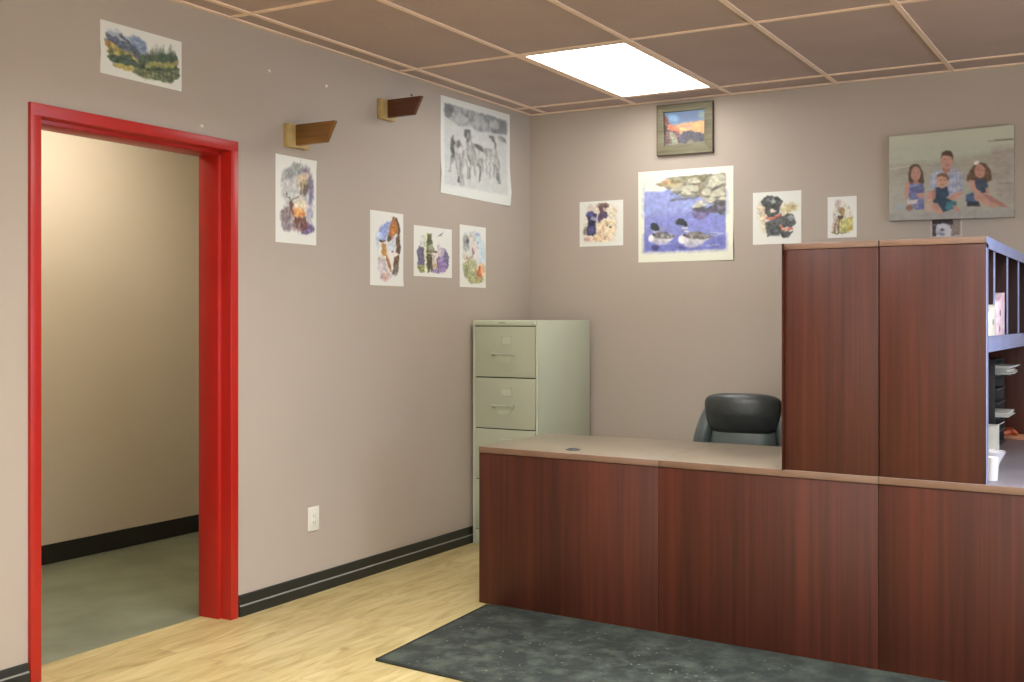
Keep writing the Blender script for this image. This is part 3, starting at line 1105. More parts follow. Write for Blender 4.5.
# ---- mountain lake landscape, above the door
def art_landscape():
    A = Art([(77, 68), (690, 243), (690, 618), (77, 478)], 190, 110, 1)
    A.fade = 0.12
    A.warp(9, 16)
    A.poly([(118, 140), (170, 160), (200, 135), (250, 195), (330, 195), (410, 240), (440, 330), (420, 380), (130, 300)], (176, 188, 204), 14)
    A.poly([(280, 200), (345, 195), (405, 250), (425, 325), (360, 330)], (122, 144, 178), 8, tex=0.15)
    A.poly([(118, 160), (160, 205), (215, 180), (290, 235), (340, 275), (375, 340), (350, 380), (230, 330), (135, 240)], (84, 96, 116), 8, tex=0.25)
    A.poly([(185, 150), (205, 190), (240, 225), (262, 245), (225, 235), (190, 200)], (196, 202, 212), 8, op=0.8)
    A.poly([(112, 215), (150, 250), (215, 290), (300, 330), (370, 400), (330, 440), (200, 390), (130, 330)], (166, 150, 78), 8, tex=0.3)
    for x, y, c in ((130, 260, (178, 120, 60)), (160, 290, (188, 160, 80)), (205, 310, (150, 140, 60)), (255, 340, (180, 170, 90)), (150, 315, (96, 104, 54)), (230, 330, (92, 100, 58)), (290, 365, (60, 76, 52))):
        A.ell(x, y, 17, 25, c, 0, 8, 0.85, 0.2)
    A.poly([(115, 345), (180, 340), (280, 350), (350, 400), (430, 420), (400, 470), (300, 440), (170, 400)], (62, 84, 66), 8, tex=0.3)
    A.poly([(155, 405), (225, 400), (310, 425), (345, 460), (290, 465), (200, 440)], (182, 166, 80), 7, tex=0.15)
    A.poly([(330, 430), (665, 440), (672, 510), (600, 560), (500, 535), (380, 510), (300, 470)], (112, 122, 78), 8, tex=0.3)
    A.poly([(470, 450), (668, 440), (665, 520), (590, 555), (520, 520)], (88, 98, 72), 9, tex=0.3)
    A.poly([(350, 350), (420, 330), (640, 345), (662, 400), (655, 450), (500, 465), (360, 450)], (66, 84, 58), 7, tex=0.35)
    r = A.rng
    for k in range(26):
        x = 372 + k * 11.0
        top = 285 - 45 * math.sin((k - 4) / 22 * math.pi) + r.rand() * 34 + (40 if 16 < k < 21 else 0)
        A.poly([(x, top), (x + 11, 385 + r.rand() * 25), (x - 11, 385 + r.rand() * 25)], (50 + r.rand() * 34, 74 + r.rand() * 34, 56 + r.rand() * 20), 4, 0.9)
    for k in range(20):
        x = 415 + k * 12.5
        A.ell(x, 405 + r.rand() * 20, 10, 20, (150 + r.rand() * 46, 150 + r.rand() * 34, 84), 0, 6, 0.75)
    for k in range(16):
        x = 400 + k * 16
        A.line([(x, 460), (x + 3, 510 + r.rand() * 25)], 6, (70, 84, 58) if k % 2 else (146, 150, 96), 5, 0.6)
    A.line([(590, 260), (600, 300)], 4, (60, 80, 60), 4)
    return A


# ---- pencil drawing of horses in snow
def art_pencil_horses():
    A = Art([(38, 30), (430, 152), (422, 660), (34, 595)], 150, 190, 2, (226, 229, 214))
    A.sat, A.fade, A.wob, A.rough = 0.6, 0.12, 0.5, 0.16
    inner = [(58, 76), (412, 186), (402, 600), (52, 545)]
    A.poly(inner, (206, 210, 200), 6)
    A.poly([(58, 76), (412, 186), (408, 270), (330, 250), (250, 240), (190, 210), (130, 205), (58, 150)], (158, 162, 160), 12, tex=0.2)
    A.mottle([(58, 76), (412, 186), (408, 265), (250, 235), (180, 205), (58, 150)], [(104, 108, 110), (196, 200, 196), (130, 134, 136)], 9, 0.52, 0.8)
    A.warp(6, 22)
    A.ell(150, 170, 38, 28, (186, 190, 188), 20, 12, 0.8)
    A.ell(250, 180, 30, 30, (178, 182, 180), 20, 12, 0.8)
    A.ell(335, 205, 30, 26, (190, 194, 190), 20, 12, 0.8)
    A.ell(80, 125, 18, 34, (100, 104, 102), 10, 8, 0.7, 0.2)
    A.ell(385, 225, 24, 22, (116, 122, 118), 10, 8, 0.7, 0.2)
    D, M, G = (74, 76, 74), (138, 136, 130), (182, 180, 170)
    # left horse: rump and tail
    A.ell(125, 345, 34, 62, G, 0, 10, 0.9, 0.15)
    A.poly([(88, 268), (106, 262), (108, 330), (102, 410), (90, 415), (82, 340)], D, 7, 0.9, 0.25)
    A.ell(130, 310, 14, 22, D, 0, 6, 0.75)
    for p in ([(112, 390), (124, 450), (130, 525)], [(140, 390), (142, 450), (146, 545)], [(158, 350), (152, 420), (140, 500)], [(95, 400), (82, 470)]):
        A.line(p, 10, G, 6, 0.9)
        A.line([(a - 4, c) for a, c in p], 3, D, 4, 0.75)
        A.line([(a + 5, c) for a, c in p], 2, M, 3, 0.8)
    A.line([(128, 500), (132, 528)], 8, D, 5)
    # centre horse facing out
    A.poly([(160, 240), (176, 222), (196, 238), (198, 290), (230, 330), (262, 380), (250, 440), (200, 440), (172, 380), (168, 300)], G, 8, 0.9, 0.2)
    A.poly([(162, 236), (174, 222), (188, 228), (196, 238), (192, 268), (186, 310), (174, 300), (166, 262)], D, 6, 0.9, 0.2)
    A.ell(182, 270, 8, 24, (170, 170, 162), 0, 5, 0.7)
    for p in ([(205, 300), (215, 350), (225, 400)], [(180, 330), (190, 390), (196, 430)], [(172, 400), (178, 460), (176, 510)], [(196, 420), (188, 505)], [(214, 420), (220, 490)], [(240, 400), (246, 450), (250, 520)], [(262, 400), (262, 470)]):
        A.line(p, 9, G, 6, 0.85)
        A.line([(a - 4, c) for a, c in p], 3, D, 4, 0.75)
        A.line([(a + 4, c + 3) for a, c in p], 2, M, 3, 0.8)
    A.poly([(212, 305), (240, 312), (272, 340), (270, 362), (245, 350), (222, 330)], D, 7, 0.85, 0.2)
    A.line([(244, 440), (250, 522)], 8, D, 5, 0.8)
    A.line([(186, 440), (190, 508)], 5, D, 4, 0.7)
    # middle foal
    A.ell(292, 366, 24, 38, G, 10, 9, 0.85, 0.2)
    for p in ([(278, 335), (282, 400), (285, 490)], [(300, 340), (306, 410), (304, 500)], [(318, 340), (316, 380)]):
        A.line(p, 3, D, 4, 0.7)
        A.line([(a + 6, c) for a, c in p], 2, M, 4, 0.7)
    # right horse
    A.poly([(300, 270), (322, 262), (336, 300), (350, 340), (362, 400), (356, 470), (330, 460), (326, 380), (330, 320)], G, 8, 0.85, 0.2)
    A.line([(306, 275), (322, 268), (334, 300), (342, 330)], 9, D, 6, 0.8)
    for p in ([(332, 420), (330, 500)], [(346, 430), (350, 540)], [(358, 400), (360, 530)], [(345, 330), (352, 400)]):
        A.line(p, 8, G, 6, 0.85)
        A.line([(a - 4, c) for a, c in p], 3, D, 4, 0.75)
    A.line([(350, 480), (352, 538)], 8, D, 5, 0.7)
    A.ell(382, 285, 22, 14, M, 25, 8, 0.7)
    A.line([(370, 270), (392, 285), (402, 310)], 5, D, 5, 0.6)
    for k in range(14):
        x, y = 70 + A.rng.rand() * 310, 500 + A.rng.rand() * 80
        A.line([(x, y), (x + 26, y + 6)], 3, (188, 194, 184), 5, 0.6)
    return A


# ---- stag in violet brush
def art_stag():
    A = Art([(38, 26), (310, 73), (308, 642), (38, 626)], 110, 210, 3)
    A.warp(14, 12)
    A.poly([(85, 150), (150, 95), (200, 85), (255, 130), (285, 200), (290, 300), (285, 380), (275, 460), (290, 520), (240, 572), (180, 555), (120, 555), (75, 510), (75, 420), (100, 360), (85, 260), (70, 210)], (200, 198, 190), 12, tex=0.1)
    A.warp(9, 20)
    A.ell(118, 165, 30, 38, (130, 134, 134), 0, 20, 0.8, 0.2)
    A.ell(175, 130, 45, 42, (150, 154, 146), 0, 20, 0.8, 0.15)
    A.ell(245, 170, 30, 60, (116, 100, 120), -15, 18, 0.8, 0.2)
    A.ell(272, 290, 17, 100, (110, 98, 136), 0, 14, 0.85, 0.25)
    A.ell(268, 420, 18, 60, (168, 160, 188), 0, 14, 0.7, 0.2)
    A.ell(110, 440, 36, 62, (132, 112, 112), 15, 16, 0.85, 0.25)
    A.ell(115, 520, 38, 34, (142, 124, 134), 10, 14, 0.85, 0.25)
    A.ell(245, 530, 46, 40, (102, 82, 130), -20, 14, 0.9, 0.3)
    A.ell(195, 500, 50, 50, (132, 94, 88), 0, 14, 0.8, 0.3)
    A.ell(120, 290, 46, 48, (196, 200, 192), 0, 20, 0.9)
    # grazing buck behind
    A.ell(215, 210, 34, 44, (190, 164, 122), 10, 12, 0.9, 0.2)
    A.ell(240, 175, 13, 22, (214, 190, 152), 0, 6, 0.9)
    A.ell(198, 195, 14, 22, (206, 186, 150), 0, 8, 0.9)
    A.ell(232, 265, 18, 42, (88, 72, 66), 12, 10, 0.85, 0.25)
    A.line([(210, 215), (205, 300)], 9, (120, 96, 70), 7, 0.8)
    A.line([(265, 205), (255, 225)], 10, (120, 92, 70), 6, 0.7)
    # glowing stag in front
    A.ell(200, 380, 50, 50, (236, 220, 184), 0, 26, 0.9)
    A.ell(190, 420, 42, 30, (240, 176, 96), 0, 16, 0.95, 0.1)
    A.ell(215, 432, 22, 14, (234, 128, 60), 0, 8, 0.9)
    A.ell(158, 425, 12, 26, (226, 128, 60), -10, 8, 0.9)
    A.poly([(130, 345), (146, 345), (152, 400), (160, 460), (145, 450), (134, 400)], (106, 68, 50), 6, 0.9)
    A.line([(138, 345), (122, 318), (98, 298)], 5, (92, 70, 58), 4, 0.9)
    A.line([(140, 345), (160, 325), (182, 318)], 5, (92, 70, 58), 4, 0.9)
    A.line([(112, 312), (106, 280)], 4, (100, 80, 66), 4, 0.8)
    for x in (172, 190, 208, 226, 238):
        A.line([(x, 450), (x + (x % 7) - 3, 525)], 9, (98, 56, 44), 6, 0.85)
    A.ell(205, 468, 36, 13, (122, 66, 46), 0, 7, 0.85)
    A.line([(195, 68), (197, 92)], 3, (150, 150, 150), 3, 0.7)
    return A


# ---- two chestnut horses
def art_two_horses():
    A = Art([(35, 47), (295, 77), (292, 650), (36, 640)], 110, 220, 4)
    A.warp(7, 14)
    A.poly([(100, 190), (180, 130), (260, 150), (270, 300), (262, 440), (240, 530), (170, 610), (120, 580), (85, 500), (95, 420), (80, 300)], (206, 214, 220), 12)
    A.poly([(112, 175), (150, 150), (196, 128), (178, 240), (150, 280), (100, 300), (88, 225)], (138, 154, 212), 12, 0.95, 0.1)
    A.ell(100, 260, 22, 42, (188, 214, 226), 0, 16, 0.8)
    A.ell(214, 300, 42, 42, (200, 204, 214), 0, 16, 0.9)
    A.ell(135, 490, 48, 62, (204, 192, 192), 0, 18, 0.95, 0.05)
    A.ell(150, 575, 34, 34, (212, 164, 148), 0, 18, 0.85, 0.1)
    A.warp(3, 20)
    # dark horse
    A.poly([(212, 110), (240, 112), (262, 170), (268, 270), (260, 350), (262, 440), (245, 530), (205, 560), (212, 480), (222, 400), (240, 340), (232, 270), (246, 240)], (104, 72, 44), 7, 0.95, 0.25)
    A.poly([(200, 125), (222, 100), (240, 118), (254, 160), (252, 220), (222, 248), (198, 284), (182, 300), (166, 286), (168, 250), (180, 205), (192, 160)], (178, 108, 50), 5, 1, 0.15)
    A.ell(214, 205, 15, 40, (208, 126, 44), 18, 10, 0.9)
    A.ell(180, 272, 13, 24, (70, 66, 70), 15, 6, 0.95)
    A.line([(236, 110), (256, 160), (264, 230)], 12, (74, 54, 40), 6, 0.9)
    A.line([(262, 260), (266, 330), (262, 390)], 10, (62, 56, 58), 6, 0.9)
    A.ell(214, 104, 12, 8, (232, 178, 162), 20, 5, 0.9)
    A.line([(206, 126), (212, 108), (222, 102)], 7, (64, 48, 40), 4, 0.9)
    A.ell(216, 182, 5, 5, (40, 32, 28), 0, 3)
    A.ell(232, 520, 22, 46, (112, 104, 96), 10, 12, 0.85, 0.2)
    # light horse
    A.poly([(105, 300), (150, 290), (165, 350), (178, 430), (200, 530), (190, 570), (165, 510), (140, 420), (112, 440), (92, 430), (98, 370)], (226, 214, 190), 6, 1)
    A.poly([(128, 305), (158, 318), (158, 400), (138, 415), (122, 385)], (196, 136, 58), 6, 0.95, 0.15)
    A.poly([(150, 390), (172, 420), (192, 490), (198, 545), (182, 520), (160, 450)], (158, 104, 60), 6, 0.95, 0.2)
    A.ell(108, 375, 11, 44, (238, 232, 220), 5, 6, 0.95)
    A.poly([(104, 288), (118, 304), (148, 296), (150, 280), (130, 290), (112, 276)], (62, 46, 44), 4, 0.95)
    A.ell(104, 432, 10, 12, (190, 150, 150), 0, 5, 0.8)
    A.poly([(170, 360), (205, 372), (262, 395), (215, 428), (212, 510), (202, 530), (186, 450)], (236, 226, 210), 7, 1)
    A.ell(205, 375, 9, 6, (104, 98, 140), 20, 5, 0.8)
    return A


# ---- wolves among trees, bird above
def art_wolves():
    A = Art([(36, 50), (458, 105), (448, 640), (38, 615)], 130, 150, 5)
    A.warp(9, 16)
    A.poly([(125, 175), (160, 170), (165, 300), (140, 320), (110, 300), (105, 240)], (204, 204, 198), 10, 0.9, 0.1)
    A.poly([(72, 330), (95, 280), (128, 300), (150, 330), (150, 510), (80, 510)], (96, 90, 122), 10, 0.95, 0.2)
    A.poly([(80, 490), (150, 500), (160, 570), (105, 575), (80, 530)], (146, 152, 84), 9, 0.95, 0.25)
    A.line([(82, 520), (140, 518)], 8, (90, 84, 50), 6, 0.8)
    A.poly([(270, 420), (300, 330), (340, 300), (395, 340), (420, 420), (415, 500), (375, 575), (300, 590), (220, 580), (240, 480)], (150, 128, 172), 10, 1, 0.15)
    A.poly([(355, 350), (400, 355), (418, 420), (412, 500), (380, 560), (360, 480)], (104, 100, 134), 12, 0.85, 0.2)
    A.poly([(300, 255), (320, 250), (330, 300), (370, 340), (350, 390), (290, 400), (285, 320)], (196, 182, 186), 9, 0.95, 0.1)
    A.ell(345, 500, 40, 50, (152, 120, 186), 0, 16, 0.8, 0.2)
    A.poly([(178, 130), (205, 150), (235, 150), (240, 260), (250, 340), (230, 400), (235, 480), (240, 560), (180, 585), (170, 400), (165, 240)], (112, 116, 72), 7, 1, 0.3)
    A.ell(205, 230, 24, 42, (84, 90, 60), 0, 10, 0.85, 0.3)
    A.ell(212, 300, 26, 28, (154, 160, 142), 0, 12, 0.85, 0.2)
    A.poly([(172, 375), (230, 375), (235, 450), (225, 570), (178, 575)], (84, 78, 52), 8, 0.9, 0.3)
    A.line([(185, 140), (168, 200), (152, 290), (158, 400), (158, 570)], 17, (226, 224, 170), 7, 0.95)
    A.line([(178, 140), (184, 175)], 9, (214, 190, 84), 6, 0.9)
    A.line([(170, 350), (215, 372), (250, 360)], 10, (222, 218, 180), 6, 0.9)
    # wolf
    A.poly([(240, 350), (290, 340), (300, 380), (285, 430), (290, 500), (265, 550), (240, 540), (245, 470), (232, 410)], (214, 200, 186), 7, 0.95, 0.15)
    A.ell(268, 350, 26, 12, (96, 76, 84), 10, 7, 0.85)
    A.line([(240, 380), (262, 400), (250, 440)], 9, (104, 82, 76), 6, 0.85)
    A.ell(262, 505, 18, 36, (190, 156, 96), 0, 9, 0.9, 0.2)
    A.line([(290, 430), (296, 510), (290, 560)], 9, (90, 66, 60), 7, 0.8)
    A.line([(228, 480), (222, 575)], 14, (92, 82, 62), 8, 0.85)
    A.line([(212, 540), (206, 580)], 12, (230, 222, 206), 6, 0.8)
    A.poly([(360, 122), (348, 150), (322, 172), (296, 184), (318, 162), (338, 146)], (84, 100, 108), 4, 0.95)
    A.line([(318, 165), (342, 170)], 5, (96, 110, 118), 4, 0.8)
    return A


# ---- pale country scene with a fox
def art_fox():
    A = Art([(32, 38), (280, 68), (274, 640), (30, 632)], 90, 190, 6)
    A.warp(9, 14)
    A.poly([(80, 115), (170, 100), (225, 125), (262, 200), (268, 400), (262, 520), (240, 590), (120, 605), (70, 530), (55, 440), (60, 300), (55, 180)], (212, 216, 206), 12)
    A.poly([(190, 105), (255, 200), (266, 400), (200, 400), (200, 250), (160, 150)], (200, 224, 232), 16, 0.95)
    A.ell(205, 135, 26, 18, (158, 162, 206), 25, 14, 0.85)
    A.ell(90, 215, 28, 80, (150, 156, 150), 0, 16, 0.85, 0.2)
    A.ell(150, 165, 36, 52, (200, 196, 184), 0, 16, 0.85, 0.1)
    A.ell(106, 195, 13, 24, (96, 72, 84), -20, 8, 0.85)
    A.line([(95, 145), (110, 175)], 10, (112, 104, 84), 6, 0.8)
    A.ell(206, 210, 10, 9, (120, 120, 116), 0, 6, 0.85)
    A.ell(165, 270, 40, 45, (226, 206, 200), 0, 18, 0.8)
    A.line([(152, 270), (160, 310), (140, 352)], 13, (134, 84, 78), 8, 0.8)
    A.ell(100, 360, 40, 32, (200, 178, 148), 0, 16, 0.8, 0.15)
    A.ell(195, 345, 32, 50, (232, 222, 216), 0, 20, 0.8)
    A.poly([(60, 410), (110, 370), (180, 390), (190, 470), (250, 560), (200, 600), (120, 600), (75, 530)], (168, 168, 116), 10, 0.95, 0.2)
    A.ell(150, 440, 26, 60, (198, 196, 148), 10, 16, 0.7)
    A.ell(95, 480, 24, 46, (138, 144, 100), 0, 16, 0.7, 0.2)
    A.ell(235, 465, 36, 62, (238, 190, 136), 0, 18, 0.9)
    A.poly([(205, 440), (222, 430), (226, 480), (240, 540), (215, 545), (185, 525), (185, 490)], (226, 120, 66), 7, 0.95, 0.15)
    A.line([(215, 440), (200, 500)], 7, (130, 66, 50), 5, 0.8)
    A.line([(180, 500), (236, 545)], 7, (140, 84, 50), 5, 0.7)
    A.ell(205, 570, 50, 26, (188, 180, 110), 0, 14, 0.85, 0.25)
    return A


# ---- three retriever pups
def art_pups():
    A = Art([(70, 75), (622, 45), (618, 620), (75, 640)], 110, 114, 7)
    A.warp(14, 12)
    A.poly([(160, 150), (300, 90), (450, 90), (540, 130), (545, 330), (520, 560), (300, 580), (140, 575), (120, 400)], (226, 214, 190), 40, 0.9)
    A.ell(230, 145, 70, 46, (216, 196, 184), 0, 36, 0.8)
    A.ell(505, 200, 40, 60, (222, 206, 168), 0, 36, 0.8)
    A.warp(6, 20)
    # chocolate pup
    A.poly([(300, 140), (335, 95), (400, 85), (455, 110), (440, 140), (400, 150), (385, 180), (425, 210), (425, 260), (370, 290), (320, 340), (300, 300), (310, 230), (330, 180)], (104, 76, 78), 10, 1, 0.2)
    A.poly([(325, 200), (420, 195), (428, 255), (372, 285), (320, 335), (300, 290)], (82, 66, 98), 10, 0.9, 0.2)
    A.ell(350, 110, 44, 26, (132, 104, 92), 0, 14, 0.8)
    A.ell(388, 158, 22, 18, (198, 156, 150), 0, 10, 0.85)
    A.ell(440, 115, 18, 16, (170, 140, 130), 0, 8, 0.8)
    # black pup
    A.poly([(145, 240), (180, 195), (235, 195), (290, 235), (295, 290), (275, 330), (280, 480), (240, 500), (165, 500), (160, 400), (185, 330), (170, 280)], (58, 54, 92), 10, 1, 0.25)
    A.ell(200, 225, 44, 30, (82, 80, 146), 0, 14, 0.9, 0.2)
    A.ell(245, 285, 38, 34, (146, 152, 186), 20, 12, 0.95)
    A.ell(285, 300, 16, 36, (206, 178, 196), 0, 10, 0.8)
    A.ell(225, 335, 36, 34, (40, 38, 60), 0, 10, 0.9)
    A.ell(220, 430, 44, 44, (74, 70, 124), 0, 16, 0.9, 0.25)
    A.ell(140, 445, 22, 46, (92, 90, 72), 0, 18, 0.8)
    # yellow pup
    A.poly([(320, 350), (370, 320), (430, 290), (500, 310), (540, 400), (500, 470), (470, 560), (370, 580), (280, 580), (285, 470)], (236, 212, 172), 12, 1, 0.06)
    A.ell(335, 420, 44, 90, (230, 198, 160), 10, 26, 0.8)
    A.ell(470, 350, 58, 46, (232, 216, 168), 0, 14, 0.9)
    A.ell(420, 335, 20, 30, (206, 182, 124), -30, 10, 0.8)
    A.ell(458, 375, 26, 20, (226, 210, 176), 0, 8, 0.9)
    A.ell(462, 388, 13, 11, (54, 44, 50), 0, 5, 1)
    A.ell(428, 370, 7, 10, (120, 96, 70), 0, 5, 0.9)
    A.ell(500, 350, 7, 8, (150, 130, 84), 0, 5, 0.9)
    A.ell(430, 515, 40, 46, (222, 196, 160), 0, 16, 0.8)
    A.ell(393, 525, 12, 32, (176, 128, 104), 0, 8, 0.8)
    A.ell(300, 530, 70, 36, (234, 200, 150), 0, 24, 0.85)
    A.ell(175, 545, 48, 28, (222, 168, 150), 0, 22, 0.85)
    return A


# ---- two loons on blue water
def art_loons():
    A = Art([(42, 76), (642, 38), (640, 630), (38, 642)], 210, 196, 8, (232, 233, 208))
    A.fade, A.wob, A.rough = 0.04, 0.45, 0.20
    frame = [(80, 118), (595, 85), (595, 562), (78, 577)]
    A.poly(frame, (128, 134, 208), 3)
    A.poly([(80, 190), (595, 190), (595, 330), (79, 350)], (148, 160, 220), 60, 0.9)
    A.poly([(79, 480), (595, 470), (595, 562), (78, 577)], (110, 116, 200), 40, 0.9)
    A.poly([(80, 118), (370, 100), (330, 150), (200, 195), (80, 200)], (228, 226, 206), 14, 1)
    for k in range(26):
        y = 210 + A.rng.rand() * 350
        x = 85 + A.rng.rand() * 400
        A.line([(x, y), (x + 60 + A.rng.rand() * 60, y - 3)], 3, (158, 172, 228) if k % 2 else (106, 110, 192), 5, 0.35)
    keep = A.C.copy()
    A.warp(6, 26)
    A.poly([(150, 152), (200, 130), (250, 108), (380, 95), (600, 80), (600, 330), (545, 300), (500, 262), (430, 235), (330, 238), (300, 215), (250, 190), (200, 170)], (150, 146, 124), 6, 1, 0.25)
    A.poly([(160, 152), (215, 125), (300, 118), (330, 150), (290, 170), (215, 170)], (176, 160, 116), 6, 1, 0.3)
    A.ell(225, 140, 34, 8, (178, 128, 96), -10, 6, 0.7)
    A.poly([(330, 100), (420, 92), (500, 92), (470, 130), (400, 150), (340, 140)], (134, 130, 92), 8, 0.9, 0.35)
    for x, y, rx, ry, ro in ((370, 185, 64, 30, -8), (540, 140, 54, 42, -25), (400, 130, 34, 22, 0), (480, 205, 34, 26, 0), (545, 215, 48, 26, -10), (430, 285, 46, 26, -18), (505, 255, 36, 18, 0), (280, 190, 32, 11, -5), (580, 250, 24, 20, 0), (350, 215, 50, 12, 0)):
        A.ell(x, y, rx, ry, (200, 196, 168), ro, 8, 0.95, 0.12)
        A.ell(x + 6, y + ry * 0.85, rx * 0.85, ry * 0.28, (92, 88, 84), ro, 8, 0.75, 0.3)
        A.line([(x - rx * 0.5, y - ry * 0.3), (x + rx * 0.3, y + ry * 0.1)], 3, (140, 130, 104), 4, 0.7)
    A.line([(245, 215), (310, 205), (330, 225), (260, 250)], 8, (96, 104, 96), 6, 0.7)
    A.line([(430, 150), (434, 230)], 8, (150, 90, 72), 6, 0.75)
    A.line([(250, 255), (420, 238)], 9, (92, 92, 100), 7, 0.7)
    A.poly([(380, 300), (440, 310), (510, 290), (540, 250), (600, 260), (600, 350), (545, 340), (500, 330), (400, 330)], (96, 90, 100), 8, 0.85, 0.35)
    A.poly([(385, 335), (500, 325), (480, 355), (430, 378), (400, 362)], (120, 104, 150), 9, 0.9, 0.2)
    A.line([(530, 270), (535, 320)], 12, (70, 66, 80), 7, 0.7)
    A.line([(560, 300), (596, 295)], 8, (130, 130, 150), 6, 0.7)
    # mask rocks back to the picture frame
    m = Art.__new__(Art)
    m.__dict__ = dict(A.__dict__)
    m.X, m.Y = A.X0, A.Y0
    m.C = np.zeros(A.C.shape)
    m.poly(frame, (1, 1, 1), 3)
    A.C = keep * (1 - m.C) + A.C * m.C
    A.X, A.Y = A.X0, A.Y0
    A.warp(3, 30)
    # loon, left
    def loon(ox, oy, k):
        def p(*q):
            return [(ox + a * k, oy + c * k) for a, c in q]
        A.poly(p((8, 70), (0, 95), (12, 118), (60, 132), (120, 122), (150, 100), (160, 92), (150, 80), (100, 68), (50, 60)), (196, 194, 198), 6, 1, 0.12)
        A.poly(p((30, 108), (120, 118), (90, 135), (50, 138)), (176, 172, 196), 8, 0.8, 0.2)
        A.poly(p((30, 68), (65, 50), (110, 55), (150, 72), (175, 78), (160, 92), (110, 96), (60, 92), (35, 84)), (116, 112, 108), 6, 1, 0.3)
        A.poly(p((26, 62), (40, 74), (30, 82), (16, 74)), (44, 46, 52), 4, 0.9)
        A.ell(ox + 10 * k, oy + 94 * k, 18 * k, 20 * k, (232, 230, 232), 0, 6, 1)
        A.ell(ox + 38 * k, oy + 50 * k, 14 * k, 5 * k, (222, 222, 222), 0, 4, 0.9)
        for j in range(16):
            A.ell(ox + (60 + A.rng.rand() * 90) * k, oy + (62 + A.rng.rand() * 26) * k, 4, 2.4, (206, 204, 200), 0, 3, 0.7)
    loon(112, 398, 0.98)
    A.poly([(120, 425), (118, 405), (135, 393), (160, 396), (175, 420), (176, 440), (150, 446), (132, 438)], (50, 60, 66), 4, 1)
    A.line([(104, 431), (126, 422)], 5, (110, 114, 122), 4, 0.9)
    A.poly([(185, 418), (196, 420), (200, 440), (184, 444)], (150, 146, 140), 5, 0.9)
    loon(306, 388, 1.18)
    A.poly([(282, 385), (300, 368), (330, 370), (352, 388), (360, 412), (350, 420), (318, 412), (300, 400), (286, 402)], (50, 58, 62), 4, 1)
    A.line([(268, 384), (290, 386)], 5, (120, 124, 132), 4, 0.9)
    A.line([(326, 430), (356, 428)], 10, (226, 226, 226), 4, 0.95)
    A.line([(500, 455), (580, 466), (500, 478)], 5, (206, 206, 220), 4, 0.8)
    A.ell(152, 550, 26, 17, (64, 70, 118), 0, 8, 0.85)
    A.ell(325, 548, 26, 12, (78, 80, 140), 0, 8, 0.8)
    A.ell(190, 522, 50, 7, (196, 196, 222), 0, 6, 0.6)
    A.ell(400, 538, 60, 7, (190, 190, 222), 0, 6, 0.6)
    # light signature scrawl
    A.line([(478, 542), (492, 534), (502, 541), (518, 533), (528, 540), (545, 532), (562, 537)], 3, (224, 224, 240), 4, 0.85)
    return A


# ---- sunset canyon
def art_sunset():
    A = Art([(148, 178), (578, 132), (570, 482), (165, 517)], 100, 80, 9, (150, 160, 170))
    A.fade, A.rough = 0.0, 0.2
    A.poly([(140, 170), (590, 120), (590, 270), (140, 300)], (104, 138, 178), 30, 1)
    A.poly([(300, 185), (500, 160), (520, 230), (320, 260)], (112, 124, 158), 30, 0.8)
    A.ell(240, 230, 60, 34, (132, 174, 208), 10, 26, 0.9)
    A.ell(550, 190, 40, 40, (150, 168, 150), 0, 30, 0.7)
    A.poly([(280, 300), (420, 270), (590, 245), (590, 400), (300, 400)], (226, 162, 108), 28, 1)
    A.ell(520, 300, 70, 26, (238, 176, 110), 0, 26, 0.8)
    A.ell(350, 345, 46, 16, (236, 200, 132), 0, 18, 0.9)
    A.ell(400, 320, 50, 12, (190, 140, 130), 0, 16, 0.6)
    A.warp(6, 14)
    A.poly([(148, 190), (168, 230), (185, 280), (310, 340), (320, 400), (300, 500), (165, 510), (148, 400)], (124, 92, 92), 10, 1, 0.25)
    A.poly([(148, 215), (172, 225), (190, 285), (160, 290), (148, 260)], (150, 84, 74), 10, 0.95)
    A.poly([(185, 300), (250, 305), (310, 345), (300, 380), (250, 360), (190, 350)], (220, 124, 90), 12, 0.95, 0.15)
    A.poly([(200, 370), (240, 380), (290, 470), (300, 505), (230, 500)], (146, 150, 122), 12, 0.95, 0.25)
    A.line([(262, 400), (295, 490)], 10, (188, 188, 170), 9, 0.8)
    A.line([(160, 300), (170, 400)], 13, (80, 74, 50), 9, 0.9)
    A.poly([(310, 440), (350, 375), (400, 358), (480, 375), (570, 395), (570, 490), (300, 500)], (92, 90, 98), 10, 1, 0.12)
    A.poly([(310, 400), (345, 385), (350, 440), (320, 470)], (98, 98, 122), 14, 0.8)
    A.ell(430, 485, 40, 26, (142, 130, 106), 0, 16, 0.85)
    A.line([(300, 505), (420, 500), (570, 480)], 22, (128, 124, 100), 14, 0.85)
    return A


